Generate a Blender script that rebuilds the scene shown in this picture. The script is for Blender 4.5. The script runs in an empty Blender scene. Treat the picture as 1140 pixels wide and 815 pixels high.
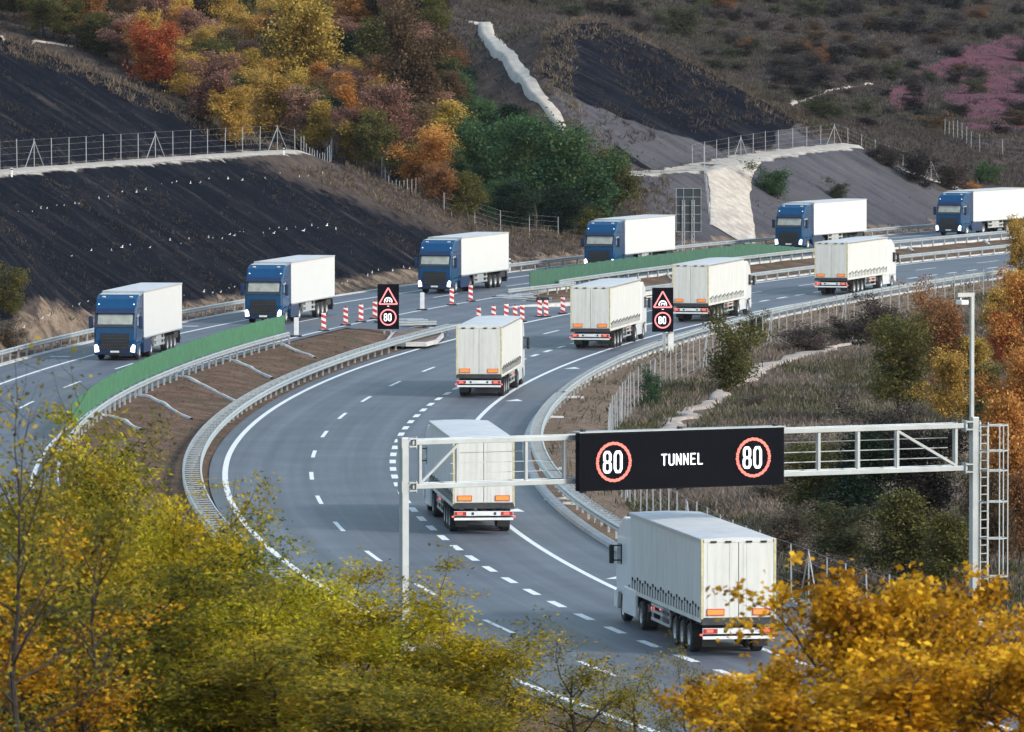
import bpy, math, random
import numpy as np
from mathutils import Vector, Matrix

random.seed(7)
RNG = np.random.default_rng(7)
SC = bpy.context.scene
COL = SC.collection

# ------------------------------------------------------------------ camera model (used to survey the photo)
F = 6000.0
CAMH = 22.0
KY = 1.42                       # survey depths are stretched by this at the end (longer lens, same picture)
TH = math.atan(407.5 / F)
CT, ST = math.cos(TH), math.sin(TH)


def ray(px, py):
    a = (px - 570) / F
    b = (py - 407.5) / F
    return np.array([a, CT - b * ST, -ST - b * CT])


def at(px, py, z=0.0):
    d = ray(px, py)
    t = (z - CAMH) / d[2]
    return np.array([0, 0, CAMH]) + t * d


def at_depth(px, py, Y):
    d = ray(px, py)
    return np.array([0, 0, CAMH]) + d * (Y / d[1])


# ------------------------------------------------------------------ road geometry: one curve, everything runs parallel to it
PB = np.array([3.75859980e-09, -7.98349252e-07, 1.40397799e-03, 1.07152731e-01, -3.76469557e+00])
DB = np.polyder(PB)


def base(y):
    y = np.asarray(y, float)
    yc = np.clip(y, 163, 505)
    sl = np.polyval(DB, yc - 300)
    return np.polyval(PB, yc - 300) + (y - yc) * sl, sl


def on_road(y, off):
    b, sl = base(y)
    return b + off * np.sqrt(1 + sl * sl)


def off_of(x, y):
    b, sl = base(y)
    return (x - b) / np.sqrt(1 + sl * sl)


def tangent(y):
    sl = float(base(y)[1])
    t = np.array([sl, 1.0])
    return t / np.linalg.norm(t)


ZB = 0.7                                    # the oncoming carriageway lies higher


def L1o(y): return np.interp(y, [165, 220, 260, 320, 470], [-7.0, -7.5, -7.95, -8.35, -8.6])
def L2o(y): return np.interp(y, [190, 330, 450], [-3.67, -4.05, -4.15])
def L4o(y): return np.interp(y, [190, 290, 470], [3.3, 3.4, 3.4])
def Ko(y): return np.interp(y, [200, 280, 330], [6.05, 6.35, 6.55])
def B0o(y): return np.interp(y, [300, 420, 500], [-27.5, -27.0, -26.4])
def B1o(y): return np.interp(y, [300, 390, 500], [-24.4, -24.1, -23.6])
def B2o(y): return np.interp(y, [290, 390, 500], [-20.4, -20.0, -19.6])
def B3o(y): return np.interp(y, [280, 390, 500], [-16.4, -15.9, -15.5])
def BRo(y): return B3o(y) + 0.75


# ------------------------------------------------------------------ noise
def vnoise(x, y, seed=0):
    x = np.asarray(x, float)
    y = np.asarray(y, float)
    xi = np.floor(x).astype(np.int64)
    yi = np.floor(y).astype(np.int64)
    fx = x - xi
    fy = y - yi
    fx = fx * fx * (3 - 2 * fx)
    fy = fy * fy * (3 - 2 * fy)

    def h(a, b):
        n = (a * 374761393 + b * 668265263 + seed * 974711) & 0xffffffff
        n = ((n ^ (n >> 13)) * 1274126177) & 0xffffffff
        return ((n ^ (n >> 16)) & 0xffff) / 65535.0
    return (h(xi, yi) * (1 - fx) + h(xi + 1, yi) * fx) * (1 - fy) + (h(xi, yi + 1) * (1 - fx) + h(xi + 1, yi + 1) * fx) * fy


def fbm(x, y, seed=0, n=4):
    s = 0
    a = 0.5
    for i in range(n):
        s = s + a * (vnoise(x, y, seed + i * 17) - 0.5) * 2
        x = x * 2.03
        y = y * 2.03
        a *= 0.5
    return s


def sstep(a, b, x):
    t = np.clip((x - a) / (b - a), 0, 1)
    return t * t * (3 - 2 * t)


# ------------------------------------------------------------------ terrain
def ucut(x, y):
    """distance uphill of the oncoming carriageway's outer edge"""
    return B0o(y) - off_of(x, y)


def bench_h(y):
    return np.interp(y, [300, 430, 452, 485, 500, 523, 600], [10.0, 10.0, 6.6, 6.75, 7.6, 8.6, 9.0])


def cut_z(x, y):
    u = ucut(x, y)
    hb = bench_h(y)
    u1 = 2.2 + (hb - ZB) * 1.48
    u2 = u1 + 4.6
    z = np.where(u < 2.2, ZB - 0.06, np.where(u < u1, ZB + (u - 2.2) / 1.48, np.where(u < u2, hb, hb + (u - u2) / 1.5)))
    return z, u, u1, u2


def cut_hit(px, py):
    d = ray(px, py)
    for Y in np.arange(300, 760, 0.5):
        p = np.array([0, 0, CAMH]) + d * (Y / d[1])
        if p[2] <= cut_z(p[0], p[1])[0]:
            return p
    return p


_ctl = []
for p in [(0, 40), (60, 58), (110, 78), (160, 98), (210, 122), (260, 148), (300, 163), (335, 173),
          (400, 190), (450, 212), (500, 240), (560, 257), (600, 262), (640, 267),
          (700, 198), (728, 222), (742, 262),
          (650, 15), (700, 33), (750, 58), (800, 82), (850, 105), (890, 136),
          (1000, 190), (1045, 212), (1090, 235)]:
    _ctl.append(cut_hit(*p))
for px, py, dz in [(800, 205, 4), (850, 190, 4), (900, 192, 4), (945, 178, 3), (760, 195, 3), (700, 110, 4), (750, 125, 5), (650, 62, 3.0), (800, 130, 5),
                   (640, 100, 3), (850, 138, 3), (680, 160, 2), (890, 215, 4), (980, 215, 3), (740, 90, 4), (100, 250, 5), (250, 230, 5), (380, 240, 3), (100, 130, 4), (30, 110, 5)]:
    q = cut_hit(px, py)
    _ctl.append(q + np.array([0, 0, dz]))
for px, py, Y in [(0, -20, 560), (100, 5, 580), (200, 40, 560), (300, 60, 570), (300, 110, 520), (400, 110, 520),
                  (450, 60, 590), (330, 0, 660), (470, 10, 640), (430, 150, 490), (500, 180, 480),
                  (620, 235, 470), (600, 190, 482), (560, 120, 497), (525, 25, 540), (548, 70, 512), (612, 122, 487.5), (585, 90, 496),
                  (900, 128, 640), (950, 60, 760), (1040, 100, 720), (1140, 100, 740), (1100, 0, 900), (750, 0, 800), (900, 0, 900),
                  (1060, 150, 620), (1140, 165, 600), (1140, 200, 575)]:
    _ctl.append(at_depth(px, py, Y))
for x, y, z in [(-80, 380, 22), (-90, 480, 27), (-120, 650, 36), (-60, 800, 36), (0, 850, 30), (60, 1050, 38), (150, 1000, 34),
                (-130, 300, 25), (-150, 1000, 48), (0, 1100, 44), (190, 700, 26), (170, 560, 20)]:
    _ctl.append(np.array([x, y, z], float))
_ctl = np.array(_ctl)
_cs = _ctl[:, :2] / 100.0


def _phi(r):
    return np.where(r > 1e-9, r * r * np.log(np.maximum(r, 1e-9)), 0)


_n = len(_ctl)
_K = _phi(np.linalg.norm(_cs[:, None] - _cs[None], axis=2)) + np.eye(_n) * 0.004
_A = np.zeros((_n + 3, _n + 3))
_A[:_n, :_n] = _K
_A[:_n, _n] = 1
_A[:_n, _n + 1:] = _cs
_A[_n, :_n] = 1
_A[_n + 1:, :_n] = _cs.T
_w = np.linalg.solve(_A, np.concatenate([_ctl[:, 2], np.zeros(3)]))


def nat_z(x, y):
    x = np.asarray(x, float)
    y = np.asarray(y, float)
    sh = np.broadcast(x, y).shape
    q = np.stack([np.broadcast_to(x, sh).ravel(), np.broadcast_to(y, sh).ravel()], 1) / 100.0
    out = np.zeros(len(q))
    for i in range(0, len(q), 40000):
        r = np.linalg.norm(q[i:i + 40000, None] - _cs[None], axis=2)
        out[i:i + 40000] = _phi(r) @ _w[:_n] + _w[_n] + q[i:i + 40000] @ _w[_n + 1:]
    return out.reshape(sh)


def terrain(x, y, full=False):
    x = np.asarray(x, float)
    y = np.asarray(y, float)
    off = off_of(x, y)
    cz, u, u1, u2 = cut_z(x, y)
    nz = nat_z(x, y)
    nz = nz + fbm(x / 14, y / 14, 3) * 1.0
    left = np.where(u > 2.2, np.maximum(np.minimum(cz, nz), ZB - 0.02), ZB - 0.06)
    cutsel = (u > 2.2) & (cz < nz)
    # small earth spur in front of the first cut
    left = left + np.where(u > 2.2, 4.2 * np.exp(-((x + 35) ** 2 / 40 + (y - 338) ** 2 / 90)), 0)
    # median and carriageways
    l1 = L1o(y) - 0.7
    br = BRo(y)
    t = np.clip((off - br) / (l1 - br), 0, 1)
    med = (ZB - 0.06) * (1 - sstep(0.05, 0.95, t)) - 0.05 * t
    z = np.where(off < br, left, np.where(off < l1, med, -0.06))
    k = Ko(y)
    rgt = np.where(off < k + 2.5, -0.03 * sstep(0.2, 2.5, off - k), -0.03 - 5.0 * (1 - np.exp(-(np.maximum(off - k - 2.5, 0)) / 22.0)))
    rgt = rgt + fbm(x / 7, y / 7, 9) * 0.5 * sstep(k + 3, k + 12, off)
    z = np.where(off > k, rgt, z)
    # bumps
    inroad = ((off > l1 - 0.2) & (off < k + 0.5)) | ((u < 1.0) & (off < br + 0.2))
    bench = (u > u1 - 0.5) & (u < u2 + .3)
    amp = np.where(inroad, 0, np.where(bench, 0.02, np.where(off > -16, 0.13, 0.28)))
    amp = np.where((np.abs(x - .0403 * y) < 3.4) & (y > 466) & (y < 508) & (u > 0), .015, amp)
    z = z + fbm(x / 2.6, y / 2.6, 21, 3) * amp
    hill = np.maximum(0, (150 - y) * 0.14)
    hill = np.minimum(hill, 20.2)
    z = np.maximum(z, hill - 0.3)
    xo = (y > 351) & (y < 389) & (off > br - .3) & (off < l1 + .3)
    z = np.where(xo, ZB * (1 - t) - 0.22, z)
    if full:
        return z, off, u, u1, u2, cutsel, inroad
    return z


def proj(x, y, z):
    dz = np.asarray(z) - CAMH
    dep = y * CT - dz * ST
    return 570 + F * x / dep, 407.5 - F * (y * ST + dz * CT) / dep


def red_zone(x, y, z):
    px, py = proj(x, y, z)
    n = fbm(x / 7, y / 14, 77)
    r1 = 1 - np.hypot((px - 1110) / 78, (py - 62 - (px - 1110) * -.2) / 22)
    r2 = 1 - np.hypot((px - 1105) / 62, (py - 112) / 40)
    r3 = 1 - np.hypot((px - 1010) / 28, (py - 108) / 16)
    return np.where(y > 540, sstep(-.12, .30, np.maximum(np.maximum(r1, r2), r3 * .8) + n * .55), 0)


def tz(x, y):
    return float(terrain(x, y))


def hit(px, py, y0=165, y1=1100):
    """where a line of sight meets the ground"""
    d = ray(px, py)
    Y = np.arange(y0, y1, 0.5)
    P = np.array([0, 0, CAMH])[None] + d[None] * (Y / d[1])[:, None]
    g = terrain(P[:, 0], P[:, 1])
    k = np.argmax(P[:, 2] <= g)
    return P[k]


# ------------------------------------------------------------------ object helpers
def tag(o, label=None, cat=None, group=None, kind=None):
    if label:
        o['label'] = label
    if cat:
        o['category'] = cat
    if group:
        o['group'] = group
    if kind:
        o['kind'] = kind
    return o


def empty(name, loc, rz=0.0):
    o = bpy.data.objects.new(name, None)
    o.empty_display_size = 0.5
    o.location = loc
    o.rotation_euler = (0, 0, rz)
    COL.objects.link(o)
    return o


def link(name, me, parent=None):
    o = bpy.data.objects.new(name, me)
    COL.objects.link(o)
    if parent:
        o.parent = parent
    return o


def np_mesh(name, V, Fq, mats=(), nper=4, attrs=None, smooth=False):
    V = np.asarray(V, np.float32)
    Fq = np.asarray(Fq, np.int32)
    me = bpy.data.meshes.new(name)
    me.vertices.add(len(V))
    me.vertices.foreach_set('co', V.ravel())
    nf = len(Fq)
    me.loops.add(nf * nper)
    me.loops.foreach_set('vertex_index', Fq.ravel())
    me.polygons.add(nf)
    me.polygons.foreach_set('loop_start', np.arange(0, nf * nper, nper, dtype=np.int32))
    me.polygons.foreach_set('loop_total', np.full(nf, nper, np.int32))
    if smooth:
        me.polygons.foreach_set('use_smooth', np.ones(nf, bool))
    for k, a in (attrs or {}).items():
        at_ = me.attributes.new(k, 'FLOAT_COLOR', 'POINT')
        at_.data.foreach_set('color', np.asarray(a, np.float32).ravel())
    me.update()
    for m in mats:
        me.materials.append(m)
    return me


class MB:
    """collects boxes, prisms, tubes and lathes into one mesh"""

    def __init__(self):
        self.v = []
        self.f = []

    def add(self, vs, fs):
        o = len(self.v)
        self.v += [tuple(map(float, p)) for p in vs]
        self.f += [tuple(i + o for i in f) for f in fs]
        return self

    def box(self, x0, x1, y0, y1, z0, z1):
        vs = [(x, y, z) for z in (z0, z1) for y in (y0, y1) for x in (x0, x1)]
        return self.add(vs, [(0, 2, 3, 1), (4, 5, 7, 6), (0, 1, 5, 4), (2, 6, 7, 3), (0, 4, 6, 2), (1, 3, 7, 5)])

    def prism(self, prof, x0, x1, axis='x'):
        """closed profile swept straight along an axis; profile given in the other two axes"""
        n = len(prof)
        if axis == 'x':
            vs = [(x0, a, b) for a, b in prof] + [(x1, a, b) for a, b in prof]
        elif axis == 'y':
            vs = [(a, x0, b) for a, b in prof] + [(a, x1, b) for a, b in prof]
        else:
            vs = [(a, b, x0) for a, b in prof] + [(a, b, x1) for a, b in prof]
        fs = [tuple(range(n))[::-1], tuple(range(n, 2 * n))]
        for i in range(n):
            j = (i + 1) % n
            fs.append((i, j, n + j, n + i))
        return self.add(vs, fs)

    def tube(self, pts, r, n=6, cap=True):
        pts = [np.array(p, float) for p in pts]
        rs = r if hasattr(r, '__len__') else [r] * len(pts)
        o = len(self.v)
        for i, p in enumerate(pts):
            a = pts[max(i - 1, 0)]
            b = pts[min(i + 1, len(pts) - 1)]
            t = b - a
            t /= (np.linalg.norm(t) + 1e-9)
            up = np.array([0, 0, 1.0]) if abs(t[2]) < 0.9 else np.array([1.0, 0, 0])
            s = np.cross(t, up)
            s /= np.linalg.norm(s)
            w = np.cross(s, t)
            for k in range(n):
                an = 2 * math.pi * k / n + math.pi / 4
                self.v.append(tuple(p + (s * math.cos(an) + w * math.sin(an)) * rs[i]))
        for i in range(len(pts) - 1):
            for k in range(n):
                k2 = (k + 1) % n
                self.f.append((o + i * n + k, o + i * n + k2, o + (i + 1) * n + k2, o + (i + 1) * n + k))
        if cap:
            self.f.append(tuple(o + k for k in range(n))[::-1])
            self.f.append(tuple(o + (len(pts) - 1) * n + k for k in range(n)))
        return self

    def bar(self, a, b, w, h=None):
        """square section bar from a to b"""
        h = h or w
        a = np.array(a, float)
        b = np.array(b, float)
        t = (b - a) / np.linalg.norm(b - a)
        up = np.array([0, 0, 1.0]) if abs(t[2]) < 0.95 else np.array([0, 1.0, 0])
        s = np.cross(t, up)
        s /= np.linalg.norm(s)
        u = np.cross(s, t)
        vs = []
        for p in (a, b):
            for i, j in ((-1, -1), (1, -1), (1, 1), (-1, 1)):
                vs.append(p + s * i * w / 2 + u * j * h / 2)
        return self.add(vs, [(3, 2, 1, 0), (4, 5, 6, 7), (0, 1, 5, 4), (1, 2, 6, 5), (2, 3, 7, 6), (3, 0, 4, 7)])

    def lathe_x(self, prof, cx, cy, cz, n=24):
        """profile (x, radius) turned about an axle parallel to x"""
        o = len(self.v)
        m = len(prof)
        for k in range(n):
            a = 2 * math.pi * k / n
            for x, r in prof:
                self.v.append((cx + x, cy + r * math.cos(a), cz + r * math.sin(a)))
        for k in range(n):
            k2 = (k + 1) % n
            for i in range(m - 1):
                self.f.append((o + k * m + i, o + k * m + i + 1, o + k2 * m + i + 1, o + k2 * m + i))
        return self

    def mesh(self, name, m=None, smooth=False):
        me = bpy.data.meshes.new(name)
        me.from_pydata(self.v, [], self.f)
        if smooth:
            me.polygons.foreach_set('use_smooth', np.ones(len(me.polygons), bool))
        me.update()
        if m:
            me.materials.append(m)
        return me

    def build(self, name, m=None, parent=None, bevel=0.0, smooth=False):
        o = link(name, self.mesh(name, m, smooth), parent)
        if bevel:
            b = o.modifiers.new('soft_edges', 'BEVEL')
            b.width = bevel
            b.segments = 2
            b.limit_method = 'ANGLE'
            b.angle_limit = math.radians(40)
        return o


def copy_tree(o, parent=None):
    c = o.copy()
    COL.objects.link(c)
    c.parent = parent
    for ch in o.children:
        copy_tree(ch, c)
    return c


# ------------------------------------------------------------------ materials
def nodes_of(name):
    m = bpy.data.materials.new(name)
    m.use_nodes = True
    nt = m.node_tree
    nt.nodes.clear()
    out = nt.nodes.new('ShaderNodeOutputMaterial')
    return m, nt, out


def N(nt, typ, **kw):
    n = nt.nodes.new(typ)
    for k, v in kw.items():
        if k in n.inputs.keys():
            n.inputs[k].default_value = v
        else:
            setattr(n, k, v)
    return n


def ramp(nt, stops, fac=None):
    r = nt.nodes.new('ShaderNodeValToRGB')
    e = r.color_ramp.elements
    while len(e) > 1:
        e.remove(e[-1])
    e[0].position = stops[0][0]
    e[0].color = (*stops[0][1], 1)
    for p, c in stops[1:]:
        k = e.new(p)
        k.color = (*c, 1)
    if fac is not None:
        nt.links.new(fac, r.inputs['Fac'])
    return r


def mix(nt, fac, a, b):
    m = nt.nodes.new('ShaderNodeMix')
    m.data_type = 'RGBA'
    if isinstance(fac, float):
        m.inputs[0].default_value = fac
    else:
        nt.links.new(fac, m.inputs[0])
    for sock, v in ((m.inputs[6], a), (m.inputs[7], b)):
        if isinstance(v, tuple):
            sock.default_value = (*v, 1)
        else:
            nt.links.new(v, sock)
    return m.outputs[2]


def math_n(nt, op, a, b=None, clamp=False):
    m = nt.nodes.new('ShaderNodeMath')
    m.operation = op
    m.use_clamp = clamp
    for i, v in enumerate((a, b)):
        if v is None:
            continue
        if isinstance(v, (int, float)):
            m.inputs[i].default_value = v
        else:
            nt.links.new(v, m.inputs[i])
    return m.outputs[0]


def plain(name, col, rough=0.5, metal=0.0, var=0.12, scale=3.0, bump=0.0, dirt=None, dirt_amt=0.0, coat=0.0, stretch=None, spec=0.5):
    """painted or raw surface with a procedural variation of tone, optional grime"""
    m, nt, out = nodes_of(name)
    tc = N(nt, 'ShaderNodeTexCoord')
    vec = tc.outputs['Object']
    if stretch:
        mp = N(nt, 'ShaderNodeMapping')
        mp.inputs['Scale'].default_value = stretch
        nt.links.new(vec, mp.inputs['Vector'])
        vec = mp.outputs[0]
    no = N(nt, 'ShaderNodeTexNoise', Scale=scale, Detail=6.0, Roughness=0.6)
    nt.links.new(vec, no.inputs['Vector'])
    lo = tuple(c * (1 - var) for c in col)
    hi = tuple(min(1, c * (1 + var)) for c in col)
    c = ramp(nt, [(0.3, lo), (0.7, hi)], no.outputs['Fac']).outputs[0]
    if dirt:
        n2 = N(nt, 'ShaderNodeTexNoise', Scale=scale * 1.7, Detail=8.0, Roughness=0.7)
        nt.links.new(vec, n2.inputs['Vector'])
        f = ramp(nt, [(0.45, (0, 0, 0)), (0.75, (dirt_amt,) * 3)], n2.outputs['Fac']).outputs[0]
        c = mix(nt, f, c, dirt)
    b = N(nt, 'ShaderNodeBsdfPrincipled', Roughness=rough, Metallic=metal)
    b.inputs['Coat Weight'].default_value = coat
    b.inputs['Specular IOR Level'].default_value = spec
    nt.links.new(c, b.inputs['Base Color'])
    if bump:
        bp = N(nt, 'ShaderNodeBump', Strength=bump, Distance=0.03)
        nt.links.new(no.outputs['Fac'], bp.inputs['Height'])
        nt.links.new(bp.outputs[0], b.inputs['Normal'])
    nt.links.new(b.outputs[0], out.inputs[0])
    return m


def emit(name, col, strength, base_c=(0.1, 0.1, 0.1)):
    m, nt, out = nodes_of(name)
    b = N(nt, 'ShaderNodeBsdfPrincipled', Roughness=0.4)
    b.inputs['Base Color'].default_value = (*base_c, 1)
    b.inputs['Emission Color'].default_value = (*col, 1)
    b.inputs['Emission Strength'].default_value = strength
    nt.links.new(b.outputs[0], out.inputs[0])
    return m


def leaf_mat(name, c1, c2, c3, transl=0.38):
    m, nt, out = nodes_of(name)
    a = N(nt, 'ShaderNodeAttribute', attribute_name='leafcol')
    sp = N(nt, 'ShaderNodeSeparateColor')
    nt.links.new(a.outputs['Color'], sp.inputs[0])
    oi = N(nt, 'ShaderNodeObjectInfo')
    f = math_n(nt, 'ADD', math_n(nt, 'MULTIPLY', sp.outputs[0], 0.45), math_n(nt, 'MULTIPLY', sp.outputs[1], 0.55))
    f = math_n(nt, 'ADD', f, math_n(nt, 'MULTIPLY', math_n(nt, 'SUBTRACT', oi.outputs['Random'], 0.5), 0.25), True)
    c = ramp(nt, [(0.12, c1), (0.5, c2), (0.88, c3)], f).outputs[0]
    d = N(nt, 'ShaderNodeBsdfPrincipled', Roughness=0.55)
    d.inputs['Specular IOR Level'].default_value = 0.10
    t = N(nt, 'ShaderNodeBsdfTranslucent')
    nt.links.new(c, d.inputs['Base Color'])
    nt.links.new(c, t.inputs['Color'])
    ms = N(nt, 'ShaderNodeMixShader')
    ms.inputs[0].default_value = transl
    nt.links.new(d.outputs[0], ms.inputs[1])
    nt.links.new(t.outputs[0], ms.inputs[2])
    nt.links.new(ms.outputs[0], out.inputs[0])
    return m


def terrain_mat():
    m, nt, out = nodes_of('hillside_soil')
    za = N(nt, 'ShaderNodeAttribute', attribute_name='zone_a')
    zb = N(nt, 'ShaderNodeAttribute', attribute_name='zone_b')
    sv = N(nt, 'ShaderNodeAttribute', attribute_name='slope_uv')
    sa = N(nt, 'ShaderNodeSeparateColor')
    sb = N(nt, 'ShaderNodeSeparateColor')
    nt.links.new(za.outputs['Color'], sa.inputs[0])
    nt.links.new(zb.outputs['Color'], sb.inputs[0])
    geo = N(nt, 'ShaderNodeNewGeometry')
    pos = geo.outputs['Position']

    def noise(scale, detail=6.0, rough=0.6, vec=None):
        n = N(nt, 'ShaderNodeTexNoise', Scale=scale, Detail=detail, Roughness=rough)
        nt.links.new(vec if vec is not None else pos, n.inputs['Vector'])
        return n.outputs['Fac']
    mp = N(nt, 'ShaderNodeMapping')
    mp.inputs['Scale'].default_value = (1.1, 0.13, 1)
    nt.links.new(sv.outputs['Vector'], mp.inputs['Vector'])
    streak = noise(1.0, 8.0, 0.65, mp.outputs[0])
    big = noise(0.12, 4.0)
    mid = noise(0.6, 8.0, 0.7)
    fine = noise(3.5, 6.0, 0.7)
    # default: brown scrub soil
    f = math_n(nt, 'ADD', math_n(nt, 'MULTIPLY', mid, 0.6), math_n(nt, 'MULTIPLY', fine, 0.4))
    scrub = ramp(nt, [(0.3, (0.030, 0.024, 0.024)), (0.48, (0.070, 0.054, 0.048)), (0.62, (0.115, 0.088, 0.068)), (0.75, (0.17, 0.135, 0.10))], f).outputs[0]
    fs = math_n(nt, 'ADD', math_n(nt, 'MULTIPLY', streak, 0.65), math_n(nt, 'MULTIPLY', fine, 0.35))
    fd = math_n(nt, 'ADD', math_n(nt, 'MULTIPLY', fs, 0.72), math_n(nt, 'MULTIPLY', noise(0.22, 5.0, 0.6), 0.28))
    dark = ramp(nt, [(0.38, (0.0025, 0.0035, 0.007)), (0.50, (0.006, 0.0075, 0.013)), (0.565, (0.019, 0.018, 0.022)), (0.66, (0.070, 0.057, 0.053))], fd).outputs[0]
    grey = ramp(nt, [(0.34, (0.040, 0.038, 0.044)), (0.48, (0.078, 0.074, 0.083)), (0.6, (0.105, 0.099, 0.106)), (0.72, (0.15, 0.135, 0.128))], fd).outputs[0]
    red = ramp(nt, [(0.36, (0.045, 0.026, 0.032)), (0.5, (0.13, 0.050, 0.064)), (0.7, (0.22, 0.095, 0.11))], f).outputs[0]
    pale = ramp(nt, [(0.3, (0.36, 0.31, 0.26)), (0.7, (0.55, 0.5, 0.44))], f).outputs[0]
    verge = ramp(nt, [(0.32, (0.12, 0.085, 0.062)), (0.5, (0.25, 0.18, 0.13)), (0.62, (0.36, 0.275, 0.205)), (0.75, (0.15, 0.15, 0.07))], f).outputs[0]
    fe = math_n(nt, 'ADD', math_n(nt, 'MULTIPLY', f, 0.55), math_n(nt, 'MULTIPLY', noise(9.0, 4.0, 0.75), 0.45))
    earth = ramp(nt, [(0.36, (0.035, 0.022, 0.017)), (0.47, (0.115, 0.070, 0.050)), (0.56, (0.21, 0.135, 0.10)), (0.64, (0.33, 0.24, 0.19))], fe).outputs[0]

    gpatch = ramp(nt, [(0.50, (0, 0, 0)), (0.66, (0.75, 0.75, 0.75))], noise(0.45, 5.0, 0.65)).outputs[0]
    earth = mix(nt, gpatch, earth, (0.075, 0.085, 0.045))
    verge = mix(nt, ramp(nt, [(0.42, (0, 0, 0)), (0.6, (0.7, 0.7, 0.7))], noise(7.0, 4.0, 0.75)).outputs[0], verge, (0.10, 0.07, 0.05))

    def wmask(s):
        x = math_n(nt, 'ADD', s, math_n(nt, 'MULTIPLY', math_n(nt, 'SUBTRACT', mid, 0.5), 0.9))
        r = ramp(nt, [(0.42, (0, 0, 0)), (0.58, (1, 1, 1))], x)
        return r.outputs[0]
    c = mix(nt, wmask(sa.outputs[0]), scrub, dark)
    c = mix(nt, wmask(sa.outputs[1]), c, grey)
    c = mix(nt, wmask(sa.outputs[2]), c, red)
    c = mix(nt, wmask(sb.outputs[0]), c, pale)
    c = mix(nt, wmask(sb.outputs[1]), c, verge)
    c = mix(nt, wmask(sb.outputs[2]), c, earth)
    b = N(nt, 'ShaderNodeBsdfPrincipled', Roughness=0.95)
    b.inputs['Specular IOR Level'].default_value = 0.03
    nt.links.new(c, b.inputs['Base Color'])
    bp = N(nt, 'ShaderNodeBump', Strength=0.8, Distance=0.35)
    nt.links.new(f, bp.inputs['Height'])
    nt.links.new(bp.outputs[0], b.inputs['Normal'])
    nt.links.new(b.outputs[0], out.inputs[0])
    return m


def asphalt_mat():
    m, nt, out = nodes_of('asphalt')
    uv = N(nt, 'ShaderNodeAttribute', attribute_name='road_uv')
    geo = N(nt, 'ShaderNodeNewGeometry')
    mp = N(nt, 'ShaderNodeMapping')
    mp.inputs['Scale'].default_value = (1.3, 0.02, 1)
    nt.links.new(uv.outputs['Vector'], mp.inputs['Vector'])
    n1 = N(nt, 'ShaderNodeTexNoise', Scale=1.0, Detail=5.0, Roughness=0.6)
    nt.links.new(mp.outputs[0], n1.inputs['Vector'])
    n2 = N(nt, 'ShaderNodeTexNoise', Scale=0.22, Detail=6.0, Roughness=0.65)
    nt.links.new(geo.outputs['Position'], n2.inputs['Vector'])
    n3 = N(nt, 'ShaderNodeTexNoise', Scale=14.0, Detail=3.0)
    nt.links.new(geo.outputs['Position'], n3.inputs['Vector'])
    f = math_n(nt, 'ADD', math_n(nt, 'MULTIPLY', n1.outputs['Fac'], 0.5), math_n(nt, 'MULTIPLY', n2.outputs['Fac'], 0.35))
    f = math_n(nt, 'ADD', f, math_n(nt, 'MULTIPLY', n3.outputs['Fac'], 0.15))
    # wheel tracks polished lighter along the lanes
    su = N(nt, 'ShaderNodeSeparateXYZ')
    nt.links.new(uv.outputs['Vector'], su.inputs[0])
    wt = math_n(nt, 'COSINE', math_n(nt, 'MULTIPLY', math_n(nt, 'ADD', su.outputs[0], 0.95), 2 * math.pi / 1.95))
    f = math_n(nt, 'ADD', f, math_n(nt, 'MULTIPLY', wt, 0.011))
    c = ramp(nt, [(0.38, (0.055, 0.062, 0.077)), (0.5, (0.085, 0.095, 0.115)), (0.62, (0.122, 0.134, 0.156))], f).outputs[0]
    b = N(nt, 'ShaderNodeBsdfPrincipled', Roughness=0.62)
    b.inputs['Specular IOR Level'].default_value = 0.45
    nt.links.new(c, b.inputs['Base Color'])
    bp = N(nt, 'ShaderNodeBump', Strength=0.15, Distance=0.01)
    nt.links.new(n3.outputs['Fac'], bp.inputs['Height'])
    nt.links.new(bp.outputs[0], b.inputs['Normal'])
    nt.links.new(b.outputs[0], out.inputs[0])
    return m


M = {}
M['soil'] = terrain_mat()
M['asphalt'] = asphalt_mat()
M['paint'] = plain('road_paint', (0.78, 0.78, 0.76), 0.6, var=0.12, scale=4, dirt=(0.3, 0.3, 0.3), dirt_amt=0.5)
M['concrete'] = plain('kerb_concrete', (0.55, 0.53, 0.5), 0.85, var=0.2, scale=1.5, dirt=(0.25, 0.22, 0.19), dirt_amt=0.5)
M['pale'] = plain('pale_gravel', (0.44, 0.385, 0.325), 0.95, var=0.3, scale=1.1, bump=0.2, dirt=(0.25, 0.19, 0.14), dirt_amt=0.75)
M['sand'] = plain('sandy_soil', (0.40, 0.32, 0.265), 0.95, var=0.35, scale=1.4, bump=0.5, dirt=(0.16, 0.12, 0.09), dirt_amt=0.8)
M['chute'] = plain('pale_concrete', (0.46, 0.405, 0.34), 0.9, var=0.2, scale=0.8, bump=0.3, dirt=(0.3, 0.25, 0.2), dirt_amt=0.6)
M['galv'] = plain('galvanised_steel', (0.38, 0.405, 0.42), 0.45, 0.35, var=0.15, scale=1.2)
M['galvd'] = plain('weathered_steel', (0.36, 0.36, 0.36), 0.6, 0.3, var=0.2, scale=2)
M['green'] = plain('green_plastic', (0.044, 0.145, 0.075), 0.6, var=0.18, scale=2.5)
M['greyscreen'] = plain('dark_green_plastic', (0.034, 0.103, 0.066), 0.6, var=0.18, scale=2.5)
M['tarp'] = plain('white_tarpaulin', (0.60, 0.60, 0.585), 0.55, var=0.07, scale=0.9, stretch=(1, 2.2, .35), bump=0.5, dirt=(0.40, 0.39, 0.37), dirt_amt=0.55)
M['roof_tarp'] = plain('roof_tarpaulin', (0.53, 0.53, 0.535), 0.6, var=0.10, scale=0.9, bump=0.6, dirt=(0.42, 0.41, 0.40), dirt_amt=0.6)
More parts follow.
